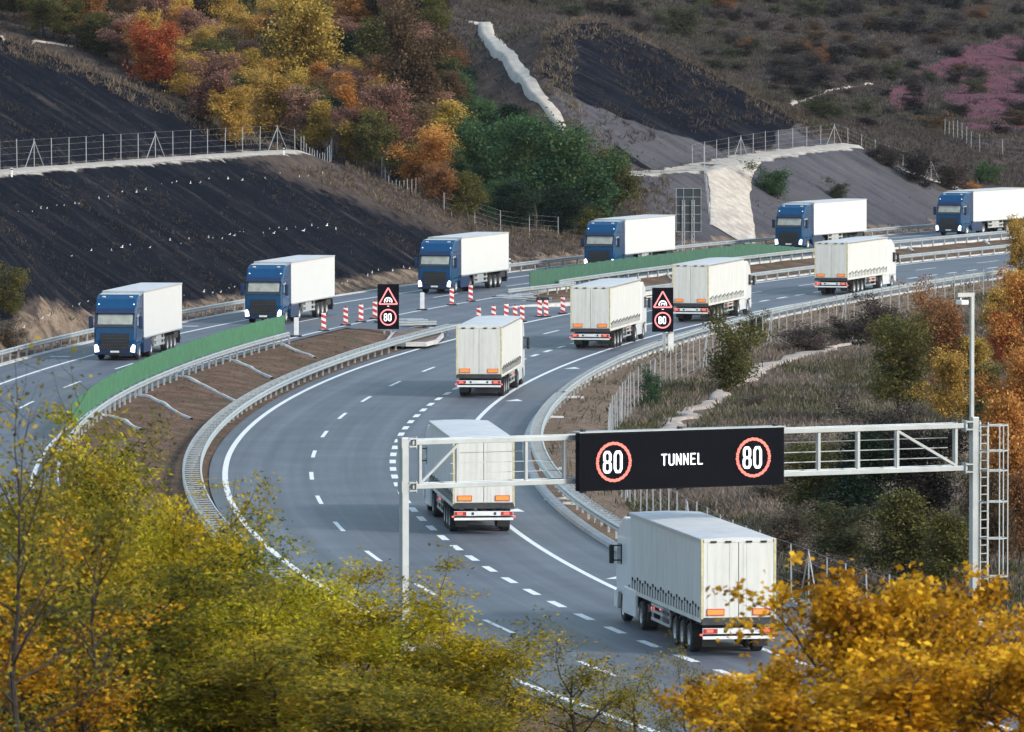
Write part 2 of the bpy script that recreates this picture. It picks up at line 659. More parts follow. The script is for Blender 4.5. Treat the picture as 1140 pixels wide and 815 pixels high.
M['door'] = plain('cream_door_panel', (0.64, 0.625, 0.585), 0.5, var=0.07, scale=0.8, dirt=(0.40, 0.37, 0.32), dirt_amt=0.6, stretch=(2.5, 1, 0.3))
M['yellow'] = plain('yellow_reflective_tape', (0.56, 0.49, 0.27), 0.5, var=0.25, scale=6)
M['orange'] = emit('orange_reflective_plate_glow', (1.0, 0.30, 0.06), 0.10, (0.85, 0.28, 0.06))  # unlit plate; faint emission stands in for light it throws back
M['redrim'] = plain('red_plate_border', (0.55, 0.05, 0.03), 0.4)
M['black'] = plain('black_plastic', (0.014, 0.014, 0.016), 0.45, var=0.3)
M['rubber'] = plain('tyre_rubber', (0.02, 0.02, 0.021), 0.8, var=0.3, dirt=(0.07, 0.065, 0.06), dirt_amt=0.5)
M['chassis'] = plain('chassis_steel', (0.028, 0.03, 0.034), 0.6, var=0.3, dirt=(0.09, 0.08, 0.075), dirt_amt=0.5)
M['rim'] = plain('wheel_rim_steel', (0.45, 0.45, 0.46), 0.4, 0.5)
M['alu'] = plain('aluminium', (0.55, 0.56, 0.57), 0.4, 0.5)
M['whitecab'] = plain('white_cab_paint', (0.72, 0.73, 0.73), 0.3, var=0.04, coat=0.3, dirt=(0.5, 0.5, 0.49), dirt_amt=0.3)
M['bluecab'] = plain('blue_cab_paint', (0.001, 0.050, 0.138), 0.26, var=0.12, coat=0.35)
M['bluedark'] = plain('dark_blue_panel', (0.012, 0.03, 0.085), 0.35, var=0.15)
M['boxwhite'] = plain('white_box_panel', (0.62, 0.62, 0.62), 0.35, var=0.025, scale=0.6, dirt=(0.66, 0.66, 0.65), dirt_amt=0.35)
M['glass'] = plain('dark_cab_glass', (0.015, 0.02, 0.024), 0.06, var=0.2, coat=0.5)
M['curtain'] = plain('pale_glass_sky_tone', (0.33, 0.335, 0.30), 0.2, var=0.3, scale=2)  # pale colour stands in for sky reflected in the cab glass
M['headlight'] = emit('lit_headlamp', (1, 0.94, 0.84), 1.6, (0.8, 0.8, 0.8))
M['marker'] = emit('lit_marker_lamp', (0.8, 0.9, 1), 1.0, (0.6, 0.7, 0.8))
M['tail'] = emit('lit_tail_lamp', (1.0, 0.09, 0.06), 1.6, (0.5, 0.03, 0.03))
M['taildim'] = plain('red_lens', (0.35, 0.03, 0.03), 0.3)
M['plate'] = plain('licence_plate_white', (0.72, 0.72, 0.70), 0.4)
M['vms'] = plain('matrix_sign_face', (0.006, 0.0065, 0.009), 1.0, var=0.2, scale=8, spec=0.05)
M['vmscase'] = plain('matrix_sign_casing', (0.007, 0.0075, 0.010), 0.9, spec=0.1)
M['ledw'] = emit('white_led', (0.92, 0.94, 1.0), 1.5)
M['ledr'] = emit('red_led', (1.0, 0.13, 0.09), 1.25)
M['ledr2'] = emit('pale_red_led', (1.0, 0.20, 0.22), 1.1)
M['beacw'] = plain('white_reflective_sheet', (0.75, 0.74, 0.73), 0.4)
M['beacr'] = plain('red_reflective_sheet', (0.52, 0.03, 0.035), 0.4)
M['signback'] = plain('sign_back_sheet', (0.016, 0.026, 0.036), 0.6, var=0.15)
M['bark'] = plain('brown_bark', (0.062, 0.048, 0.038), 0.9, var=0.4, scale=6, bump=0.4)
M['barkdark'] = plain('dark_twig_bark', (0.028, 0.020, 0.016), 0.9, var=0.3, scale=6)
M['post'] = plain('fence_post_concrete', (0.30, 0.31, 0.325), 0.7, var=0.2)
M['tagw'] = plain('white_peg', (0.8, 0.8, 0.78), 0.5)

# ------------------------------------------------------------------ ground sheet
xs = np.concatenate([np.arange(-190, -95, 5.0), np.arange(-95, 105, 0.9), np.arange(105, 215, 5.0)])
ys = np.concatenate([np.arange(-40, 160, 5.0), np.arange(160, 330, 1.6), np.arange(330, 600, 1.3), np.arange(600, 820, 2.5), np.arange(820, 1320, 8.0)])
GX, GY = np.meshgrid(xs, ys)
Z, OFF, U, U1, U2, CUT, INR = terrain(GX, GY, True)
ny, nx = GX.shape
V = np.stack([GX, GY, Z], 2).reshape(-1, 3)
ii = np.arange(ny * nx).reshape(ny, nx)
FQ = np.stack([ii[:-1, :-1], ii[:-1, 1:], ii[1:, 1:], ii[1:, :-1]], 2).reshape(-1, 4)
# which soil lies where
wob = fbm(GX / 9, GY / 9, 40) * 3
lowcut = CUT & (U > 2.6) & (U < U1 + 0.2)
upcut = CUT & (U >= U2)
hill2 = sstep(446, 462, GY + wob)
dark = np.where(lowcut, 1 - hill2, 0) + np.where(upcut, 1.0, 0)
fade_l = sstep(2.2, 4.5, U)                         # grassy toe
dark = dark * np.where(lowcut, fade_l, 1.0)
rough_end = np.where((GY < 446) & lowcut, sstep(0, 7, nat_z(GX, GY) - cut_z(GX, GY)[0] + 1.6), 1)
dark = dark * rough_end
# the second hill: its upper face is dark on top, grey scree below
PX, PY = proj(GX, GY, Z)
_ln = np.interp(PX, [560, 612, 660, 700, 760, 800, 850, 900], [60, 88, 112, 122, 150, 168, 170, 140])
scree = np.where(upcut & (GY > 470), sstep(-6, 6, PY - _ln + wob * 9 + 14 * fbm(GX / 3, GY / 8, 45)), 0)
scree = scree * (1 - .9 * sstep(4, 0, np.abs(PY - (176 + (PX - 700) * .62)) - 2 - wob) * (PX > 680) * (PX < 780))
grey = np.where(lowcut, hill2, 0) + scree
dark = dark * (1 - scree)
red = red_zone(GX, GY, Z) * (~CUT)
pale = np.where((U > U1 - 0.2) & (U < U2) & CUT, 0.55, 0) + np.where((U < 2.6) & (U > 0), 0.25, 0)
K_ = Ko(GY)
verge = np.where(OFF > K_, np.maximum(sstep(K_ + 11, K_ + 5.0, OFF + wob * 0.7), .5), 0) + np.where((U > 0) & (U < 3.4), 0.55, 0)
BR_, L1_ = BRo(GY), L1o(GY)
earth = np.where((OFF > BR_ - 0.3) & (OFF < L1_), 1.0, 0)
one = np.ones_like(GX)
gme = np_mesh('ground', V, FQ, [M['soil']], attrs={
    'zone_a': np.stack([dark, grey, red, one], 2), 'zone_b': np.stack([pale, verge, earth, one], 2),
    'slope_uv': np.stack([GY, U, 0 * one, one], 2)}, smooth=True)
tag(link('ground', gme), kind='structure')


# ------------------------------------------------------------------ roads, markings, kerbs
def ribbon_mesh(name, Y, offa, offb, za, zb, m, n=2):
    Y = np.asarray(Y, float)
    rows = []
    for k in range(n + 1):
        t = k / n
        o = np.asarray(offa) * (1 - t) + np.asarray(offb) * t
        rows.append(np.stack([on_road(Y, o), Y, np.zeros_like(Y) + za * (1 - t) + zb * t], 1))
    V = np.stack(rows, 1)
    ny_, nn = V.shape[:2]
    ii = np.arange(ny_ * nn).reshape(ny_, nn)
    FQ = np.stack([ii[:-1, :-1], ii[:-1, 1:], ii[1:, 1:], ii[1:, :-1]], 2).reshape(-1, 4)
    offs = np.stack([np.asarray(offa) * (1 - k / n) + np.asarray(offb) * (k / n) + 0 * Y for k in range(n + 1)], 1)
    uv = np.stack([offs, np.repeat(Y[:, None], nn, 1), 0 * offs, 0 * offs + 1], 2).reshape(-1, 4)
    return np_mesh(name, V.reshape(-1, 3), FQ, [m], attrs={'road_uv': uv})


Yr = np.arange(140, 640, 2.0)
tag(link('road', ribbon_mesh('road', Yr, L1o(Yr) - 0.75, Ko(Yr), 0, 0, M['asphalt'], 12)), kind='structure')
Yb = np.arange(140, 660, 2.0)
tag(link('oncoming_road', ribbon_mesh('oncoming_road', Yb, B0o(Yb), BRo(Yb), ZB, ZB, M['asphalt'], 10)), kind='structure')
# crossover between the carriageways where the median is open
Yc = np.arange(350, 386, 1.0)
tag(link('crossover_road', ribbon_mesh('crossover_road', Yc, BRo(Yc) - 0.02, L1o(Yc) - 0.73, ZB - 0.004, -0.004, M['asphalt'], 6)), kind='structure')

mk = MB()


def line(off_fn, y0, y1, w, z, dash=None, gap=None, phase=0.0):
    y = y0 + phase
    while y < y1:
        ye = min(y + (dash or 1e9), y1)
        nseg = max(1, int((ye - y) / 2.0))
        yy = np.linspace(y, ye, nseg + 1)
        o = off_fn(yy)
        a = on_road(yy, o - w / 2)
        b = on_road(yy, o + w / 2)
        vs = []
        for i in range(nseg + 1):
            vs += [(a[i], yy[i], z), (b[i], yy[i], z)]
        mk.add(vs, [(2 * i, 2 * i + 1, 2 * i + 3, 2 * i + 2) for i in range(nseg)])
        if not dash:
            break
        y = ye + gap


line(L1o, 140, 620, 0.26, 0.005)
line(L4o, 140, 620, 0.24, 0.005)
line(L2o, 150, 600, 0.19, 0.005, 4.0, 8.0, 1.0)
line(lambda y: 0 * y, 150, 600, 0.30, 0.005, 2.0, 2.05, 0.4)
line(B1o, 140, 640, 0.22, ZB + 0.005)
line(B3o, 140, 640, 0.20, ZB + 0.005)
line(B2o, 200, 620, 0.17, ZB + 0.005, 5.0, 10.0, 6.0)
for yy in (205, 232, 268, 296, 322):                 # short marks on the hard shoulder
    c = on_road(yy, 4.3)
    t = tangent(yy)
    mk.add([(c - .55, yy - .5, .005), (c + .45, yy - .5, .005), (c + .15, yy + .9, .005)], [(0, 1, 2)])
for yy in (322, 352):
    c = on_road(yy, float(B1o(yy)) - 1.6)
    mk.add([(c - .6, yy - .25, ZB + .005), (c + .6, yy - .25, ZB + .005), (c + .6, yy + .25, ZB + .005), (c - .6, yy + .25, ZB + .005)], [(0, 1, 2, 3)])
tag(mk.build('road_markings', M['paint']), kind='structure')


def kerb(off_fn, y0, y1, w, h, z, name='kerb', m='concrete', step=2.0):
    Y = np.arange(y0, y1 + .01, step)
    o = off_fn(Y)
    mb = MB()
    vs, fs = [], []
    for y, oo in zip(Y, o):
        for dx, dz in ((-w / 2, -0.1), (-w / 2 + .03, h), (w / 2, h), (w / 2, -0.1)):
            vs.append((float(on_road(y, oo + dx)), y, z + dz))
    for i in range(len(Y) - 1):
        for k in range(3):
            fs.append((4 * i + k, 4 * i + k + 1, 4 * i + 4 + k + 1, 4 * i + 4 + k))
    mb.add(vs, fs)
    return tag(mb.build(name, M[m]), kind='structure')


kerb(lambda y: Ko(y) + 0.16, 150, 286, 0.42, 0.16, 0)
kerb(lambda y: Ko(y) + 0.16, 286, 600, 0.28, 0.12, 0)
kerb(lambda y: B0o(y) - 0.2, 150, 640, 0.5, 0.05, ZB)
kerb(lambda y: L1o(y) - 0.9, 386, 600, 0.3, 0.1, 0)
kerb(lambda y: BRo(y) + 0.15, 386, 600, 0.3, 0.1, ZB)


TRACKS = []


def drape(name, pts, width, m, lift=0.1, cross=6, rough=0.35, step=0.7, smooth=0):
    """a track laid on the ground along surveyed points"""
    pts = np.array(pts, float)[:, :2]
    wd = np.array(width if hasattr(width, '__len__') else [width] * len(pts), float)
    s = np.concatenate([[0], np.cumsum(np.linalg.norm(np.diff(pts, axis=0), axis=1))])
    t = np.arange(0, s[-1], step)
    P = np.stack([np.interp(t, s, pts[:, k]) for k in (0, 1)], 1)
    for _ in range(6):
        P[1:-1] = (P[:-2] + 2 * P[1:-1] + P[2:]) / 4
    W = np.interp(t, s, wd)
    TRACKS.append((P[::3], float(wd.mean())))
    T = np.gradient(P, axis=0)
    T /= np.linalg.norm(T, axis=1)[:, None]
    Nn = np.stack([T[:, 1], -T[:, 0]], 1)
    ea = (vnoise(t / 1.3, t * 0, 5) - .5) * rough * 2 + (vnoise(t / 4, t * 0, 8) - .5) * rough * 2
    eb = (vnoise(t / 1.3, t * 0 + 7, 5) - .5) * rough * 2 + (vnoise(t / 4, t * 0 + 9, 8) - .5) * rough * 2
    rows = []
    for k in range(cross + 1):
        f = k / cross
        o = (-W / 2 + ea) * (1 - f) + (W / 2 + eb) * f
        q = P + Nn * o[:, None]
        z = terrain(q[:, 0], q[:, 1]) + lift * (0.25 if k in (0, cross) else 1) - (0.1 if k in (0, cross) else 0)
        rows.append(np.column_stack([q, z]))
    if smooth:
        for r_ in rows:
            for _ in range(smooth):
                r_[1:-1, 2] = (r_[:-2, 2] + 2 * r_[1:-1, 2] + r_[2:, 2]) / 4
        zm = np.mean([r_[:, 2] for r_ in rows[1:-1]], axis=0)
        for r_ in rows[1:-1]:
            r_[:, 2] = .35 * r_[:, 2] + .65 * zm
    V = np.stack(rows, 1)
    a, b = V.shape[:2]
    ii = np.arange(a * b).reshape(a, b)
    FQ = np.stack([ii[:-1, :-1], ii[:-1, 1:], ii[1:, 1:], ii[1:, :-1]], 2).reshape(-1, 4)
    return tag(link(name, np_mesh(name, V.reshape(-1, 3), FQ, [m], smooth=True)), kind='structure')


def cut_pt(y, u):
    return (float(on_road(y, float(B0o(y)) - u)), y)


drape('bench_track', [cut_pt(y, 2.2 + 9.3 * 1.48 + 2.1) for y in np.arange(330, 436, 3)] , 3.6, M['pale'], 0.12)
tr2 = [(815, 266), (815, 245), (814, 222), (812, 202), (814, 189), (826, 180), (846, 174)]
P2 = [hit(*p) for p in tr2]
drape('gravel_ramp', P2, [4.4, 4.3, 4.2, 4.2, 4.2, 3.8, 3.0], M['pale'], 0.10, 10, 0.09, 0.3)
drape('bench_track', [cut_pt(y, float(2.2 + (bench_h(y) - ZB) * 1.48 + 1.9)) for y in np.arange(489, 535, 2)], 3.9, M['pale'], 0.12)
drape('hillside_chute', [hit(*p) for p in [(529, 27), (541, 39), (556, 58), (575, 82), (594, 105), (613, 126), (626, 146), (636, 166)]], [1.7, 1.7, 1.6, 1.5, 1.4, 1.3, .8, .3], M['chute'], 0.3, 5, 0.05, 0.5, 25)
drape('dirt_path', [hit(*p) for p in [(728, 492), (757, 473), (775, 459), (800, 441), (830, 421), (860, 406), (890, 397), (930, 389), (985, 376)]], [2.1, 1.9, 1.3, 1.2, 1.3, 1.7, 1.2, .7, .3], M['sand'], 0.14, 6, 0.6, 0.5)
drape('hillside_track', [hit(*p) for p in [(880, 118), (905, 108), (940, 98), (975, 94)]], [.7, .6, .5, .3], M['sand'], 0.15, 4, 0.3)
drape('hillside_track', [hit(*p) for p in [(0, 45), (35, 45), (85, 54)]], [.6, .6, .5], M['sand'], 0.15, 4, 0.2)


# drain channels across the median
for pl in [[(108, 463), (125, 463), (146, 474), (160, 480)], [(149, 441), (167, 442), (207, 465), (214, 468)], [(193, 420), (207, 420), (260, 447), (266, 450)],
           [(248, 401), (258, 401), (302, 422)], [(306, 383), (316, 384), (352, 400)], [(730, 302), (738, 304), (748, 313)], [(1000, 275), (1008, 275), (1017, 281)], [(1086, 267), (1094, 268), (1102, 274)]]:
    drape('drain_channel', [hit(*p) for p in pl], 0.35, M['concrete'], 0.10, 3, 0.05, 0.4)
for p in [(640, 443), (617, 465), (617, 523), (623, 556), (644, 562)]:
    h = hit(*p)
    drape('drain_channel', [(h[0] - .7, h[1]), (h[0], h[1]), (h[0] + .7, h[1])], 0.35, M['concrete'], 0.1, 3, 0.05, 0.3)

# raised noses of the two median islands at the crossover
def island(name, pts, z):
    P = [at(px, py, z) for px, py in pts]
    mb = MB()
    n = len(P)
    c = sum(P) / n
    vs = []
    for f, dz in ((1.0, -0.1), (1.0, 0.14), (0.90, 0.14)):
        vs += [(*(c + (p - c) * f)[:2], z + dz) for p in P]
    fs = []
    for r in range(2):
        for i in range(n):
            j = (i + 1) % n
            fs.append((r * n + i, r * n + j, (r + 1) * n + j, (r + 1) * n + i))
    mb.add(vs, fs)
    o = mb.build(name, M['concrete'])
    mb2 = MB()
    mb2.add([(*(c + (p - c) * 0.905)[:2], z + 0.10) for p in P], [tuple(range(n))])
    e = mb2.build('median_earth', M['islandsoil'])
    tag(e, kind='structure')
    return tag(o, kind='structure')


M['islandsoil'] = plain('island_earth', (0.16, 0.105, 0.075), 0.95, var=0.5, scale=1.5, bump=0.5)
island('island_kerb', [(545, 338), (550, 344), (566, 344.5), (592, 342), (633, 339.5), (700, 331), (760, 321), (760, 312), (700, 312), (640, 318), (600, 323), (575, 328), (552, 333)], 0.28)
island('island_kerb', [(428, 383), (452, 384), (475, 384), (487, 381), (494, 374), (490, 368), (470, 365), (440, 368)], 0.26)


# ------------------------------------------------------------------ guard rails
RAILP = [(0.0, .75), (0.07, .70), (0.07, .66), (0.01, .62), (0.01, .58), (0.07, .54), (0.07, .50), (0.0, .45), (-0.02, .45), (-0.02, .75)]


def sweep(mb, path, prof, side):
    """sweep a closed profile (lateral, z) along a list of 3D points"""
    path = [np.array(p, float) for p in path]
    n = len(prof)
    o = len(mb.v)
    for i, p in enumerate(path):
        t = path[min(i + 1, len(path) - 1)] - path[max(i - 1, 0)]
        t[2] = 0
        t /= np.linalg.norm(t)
        s = np.array([t[1], -t[0], 0]) * side
        for a, z in prof:
            mb.v.append(tuple(p + s * a + np.array([0, 0, z])))
    for i in range(len(path) - 1):
        for k in range(n):
            k2 = (k + 1) % n
            mb.f.append((o + i * n + k, o + i * n + k2, o + (i + 1) * n + k2, o + (i + 1) * n + k))
    mb.f.append(tuple(o + k for k in range(n)))
    mb.f.append(tuple(o + (len(path) - 1) * n + k for k in range(n))[::-1])


_pm = MB().box(-.05, .05, -.06, .06, -0.3, 0.74).mesh('post', M['galvd'])


def guardrail(label, off_fn, y0, y1, z, side, double=0.0, spacing=2.0, zf=None, flare=None, postmat=None, ties=1.0):
    """side=+1: beam faces +offset. double: distance to a second beam behind"""
    root = empty('guardrail', (float(on_road(y0, off_fn(y0))), y0, z))
    tag(root, label, 'guardrail')
    loc = np.array(root.location)
    Y = np.arange(y0, y1 + .01, 2.0)

    def zz(y):
        return z if zf is None else float(zf(y))

    def path(extra):
        out = []
        for y in Y:
            d = 0.0 if flare is None else flare(y)
            out.append(np.array([float(on_road(y, off_fn(y) + extra + d)), y, zz(y)]) - loc)
        return out
    mb = MB()
    sweep(mb, path(0), RAILP, side)
    mb.build('beam', M['galv'], root)
    if double:
        mb = MB()
        sweep(mb, path(-side * double), RAILP, -side)
        mb.build('beam', M['galv'], root)
        mb = MB()
        for it, y in enumerate(np.arange(y0 + .5, y1, ties)):
            a = np.array([float(on_road(y, off_fn(y) - side * .03)), y, zz(y) + .72]) - loc
            b = np.array([float(on_road(y, off_fn(y) - side * (double - .03))), y, zz(y) + .72]) - loc
            if it < 100:
                MB().bar(a, b, .10, .04).build('spacer_bar', M['galv'], root)
            else:
                mb.bar(a, b, .10, .04)
        if mb.v:
            tag(mb.build('spacer_bars', M['galv'], root), kind='stuff')
    ys_ = np.arange(y0 + .6, y1, spacing)
    if len(ys_) > 100:
        extra = ys_[100:]
        ys_ = ys_[:100]
        mb = MB()
        for y in extra:
            p = np.array([float(on_road(y, off_fn(y) - side * (.09 + double / 2))), y, zz(y)]) - loc
            mb.box(p[0] - .05, p[0] + .05, p[1] - .06, p[1] + .06, p[2] - .3, p[2] + .74)
        tag(mb.build('posts', M['galvd'], root), kind='stuff')
    for y in ys_:
        p = np.array([float(on_road(y, off_fn(y) - side * (.09 + double / 2))), y, zz(y)]) - loc
        o = link('post', _pm, root)
        o.location = p
        o.rotation_euler = (0, 0, -math.atan(float(base(y)[1])))
    return root


guardrail('double guardrail curving along the left edge of the white trucks\' road, below the bank',
          lambda y: np.interp(y, [170, 250, 320, 354], [-8.7, -8.95, -8.95, -9.15]), 180, 354, 0.0, +1, 0.75, 2.0)
guardrail('galvanised guardrail under the bright green glare screen on the left, beside the nearest blue trucks',
          lambda y: BRo(y) + 0.35, 200, 335, ZB - .02, +1, 0.0, 2.0)
guardrail('galvanised guardrail at the foot of the dark slope, left of the nearest blue trucks',
          lambda y: B0o(y) - 0.55, 200, 378, ZB, +1, 0.0, 2.0)
guardrail('far galvanised guardrail at the foot of the grey slope, behind the farthest blue trucks',
          lambda y: B0o(y) + 0.35, 404, 565, ZB, +1, 0.0, 2.6, flare=lambda y: 2.6 * float(sstep(420, 404, y)) * 0.6)
guardrail('ladder like double guardrail along the right hard shoulder, left of the tunnel sign',
          lambda y: np.interp(y, [190, 215, 265, 293], [6.75, 6.75, 6.7, 6.9]), 172, 292, 0.0, -1, 0.5, 2.0, ties=0.75)
guardrail('long galvanised guardrail on the right verge between the white trucks and the post fence',
          lambda y: np.interp(y, [293, 360, 470], [6.95, 6.95, 6.9]), 293, 560, 0.0, -1, 0.35, 2.0, ties=1.2)
guardrail('galvanised guardrail on the second median under the dark green glare screen',
          lambda y: BRo(y) + 0.45, 396, 565, ZB - .02, +1, 0.0, 2.0)
guardrail('galvanised guardrail along the median side of the farthest white trucks',
          lambda y: L1o(y) - np.interp(y, [398, 415], [1.5, 0.5]), 398, 565, 0.0, +1, 0.0, 2.2)
guardrail('short bent guardrail end at the nose of the second median, left of the green screen',
          lambda y: np.interp(y, [386, 396], [-15.0, -13.6]), 386, 396.5, 0.55, +1, 0.0, 1.4)


# glare screens
def screen(label, off_fn, y0, y1, z0, z1, m, top_fn=None):
    root = empty('glare_screen', (float(on_road(y0, off_fn(y0))), y0, z0))
    tag(root, label, 'glare screen')
    loc = np.array(root.location)
    mb = MB()
    mp_ = MB()
    s = y0
    i = 0
    while s < y1:
        sl = float(base(s)[1])
        dy = 0.33 / math.sqrt(1 + sl * sl)
        a = np.array([float(on_road(s, off_fn(s))), s])
        b = np.array([float(on_road(s + dy, off_fn(s + dy))), s + dy])
        c = (a + b) / 2 - loc[:2]
        t = (b - a) / np.linalg.norm(b - a)
        ang = math.atan2(t[1], t[0]) - 0.30 + random.uniform(-.22, .22)
        hx, hy = math.cos(ang) * 0.19, math.sin(ang) * 0.19
        qx, qy = -math.sin(ang) * 0.02, math.cos(ang) * 0.02
        h = (z1 - z0) * (1 + 0.035 * random.uniform(-1, 1))
        if top_fn:
            h *= top_fn(s)
        vs = []
        for zz in (0, h * .96):
            vs += [(c[0] - hx - qx, c[1] - hy - qy, zz), (c[0] + hx - qx, c[1] + hy - qy, zz), (c[0] + hx + qx, c[1] + hy + qy, zz), (c[0] - hx + qx, c[1] - hy + qy, zz)]
        hx, hy = hx * .6, hy * .6
        zz = h
        vs += [(c[0] - hx - qx, c[1] - hy - qy, zz), (c[0] + hx - qx, c[1] + hy - qy, zz), (c[0] + hx + qx, c[1] + hy + qy, zz), (c[0] - hx + qx, c[1] - hy + qy, zz)]
        fs = [(0, 3, 2, 1), (8, 9, 10, 11)]
        for r in (0, 4):
            for k in range(4):
                k2 = (k + 1) % 4
                fs.append((r + k, r + k2, r + 4 + k2, r + 4 + k))
        mb.add(vs, fs)
        if i % 9 == 0:
            mp_.box(c[0] - .03, c[0] + .03, c[1] - .03, c[1] + .03, -0.7, 0.15)
        s += dy
        i += 1
    mb.build('blades', m, root)
    mp_.build('support_feet', M['galvd'], root)
    return root


screen('bright green glare screen on the guardrail left of the earth bank, nearest the camera', lambda y: BRo(y) + 0.12, 261, 333.5, ZB + .74, ZB + 1.78, M['green'])
screen('long dark green glare screen on the far median, in front of two blue trucks', lambda y: BRo(y) + 0.1, 391, 447, ZB + .30, ZB + 1.62, M['greyscreen'],
       lambda y: np.interp(y, [391, 405, 436, 447], [1.0, 1.0, 1.0, .3]))


# ------------------------------------------------------------------ fences
_fp = MB().box(-.028, .028, -.03, .03, -.3, 2.15).mesh('post', M['post'])


def fence(label, pts, spacing, h=2.1, brace_every=7, zs=None, wires=5):
    pts = np.array(pts, float)
    s = np.concatenate([[0], np.cumsum(np.linalg.norm(np.diff(pts[:, :2], axis=0), axis=1))])
    t = np.arange(0, s[-1], spacing)
    P = np.stack([np.interp(t, s, pts[:, k]) for k in (0, 1)], 1)
    z = terrain(P[:, 0], P[:, 1])
    root = empty('wire_fence', (P[0, 0], P[0, 1], z[0]))
    tag(root, label, 'fence')
    loc = np.array(root.location)
    Q = np.column_stack([P, z]) - loc
    for i, q in enumerate(Q[:100]):
        o = link('post', _fp, root)
        o.location = q
        o.scale = (1, 1, h / 2.15 * random.uniform(.94, 1.05))
        o.rotation_euler = (random.uniform(-.02, .02), random.uniform(-.02, .02), 0)
    if brace_every:
        for i in range(4, len(Q) - 1, brace_every):
            for j in (-1, 1):
                a = Q[i] + np.array([0, 0, h * .9])
                b = Q[i] + (Q[i + j] - Q[i]) * .55
                b[2] = Q[i][2]
                MB().bar(a, b, .045).build('brace', M['post'], root)
    mb = MB()
    for k in range(wires):
        hh = h * (0.1 + .86 * k / (wires - 1))
        for i in range(len(Q) - 1):
            mb.bar(Q[i] + np.array([0, 0, hh]), Q[i + 1] + np.array([0, 0, hh]), .007)
    mb.build('wire_mesh', M['galvd'], root)
    return root


fb = [cut_pt(y, 2.2 + 9.3 * 1.48 + 3.9) for y in np.arange(328, 434, 3)]
fence('wire fence on the pale track above the dark left slope', fb + [tuple(hit(*p)[:2]) for p in [(372, 172), (400, 186), (424, 196)]], 3.3, 2.1, 7)
fence('wire fence on the pale track above the grey right slope', [cut_pt(y, float(2.2 + (bench_h(y) - ZB) * 1.48 + 3.6)) for y in np.arange(489, 536, 2)], 2.7, 2.0, 7)
fence('short wire fence descending beside the pale gravel ramp', [tuple(hit(*p)[:2]) for p in [(784, 192), (786, 215), (789, 240), (792, 262)]], 2.6, 2.2, 0)
fence('wire fence on the brown slope at the far right, behind the last blue truck', [tuple(hit(*p)[:2]) for p in [(1052, 152), (1085, 170), (1112, 174), (1140, 178), (1160, 180)]], 2.6, 2.0, 0)


def Fo(y): return np.interp(y, [190, 240, 280, 320, 380, 440], [8.7, 9.9, 10.9, 11.4, 12.2, 12.4])


fence('long wire fence with pale posts along the right verge below the guardrail', [(float(on_road(y, Fo(y))), y) for y in np.arange(186, 412, 4)], 2.45, 2.15, 9)
fence('low wire fence with thin posts at the edge of the green trees', [tuple(hit(*p)[:2]) for p in [(425, 199), (470, 228), (505, 246), (560, 259), (625, 266)]], 4.0, 1.8, 0)


# ------------------------------------------------------------------ trucks
def wheel(parent, x, y, r=0.5, w=0.30, dual=False, rimm='rim', outer=1):
    mb = MB()
    ww = w * (2.0 if dual else 1.0)
    prof = [(-ww / 2, r * .55), (-ww / 2, r * .9), (-ww / 2 + .05, r), (ww / 2 - .05, r), (ww / 2, r * .9), (ww / 2, r * .55)]
    mb.lathe_x(prof, 0, 0, 0, 20)
    o = mb.build('wheel', M['rubber'], parent, smooth=False)
    o.location = (x, y, r)
    m2 = MB()
    e = ww / 2 * outer
    m2.lathe_x([(e * .98, r * .56), (e * .9, r * .5), (e * .55, r * .36), (e * .55, r * .2), (e * .95, r * .17), (e * .95, 0.001)], 0, 0, 0, 16)
    m2.build('rim', M[rimm], o)
    return o


def sx(mb_fn, name, m, root, bevel=0.0):
    """the same part on both sides"""
    for s in (-1, 1):
        mb_fn(s).build(name, m, root, bevel)


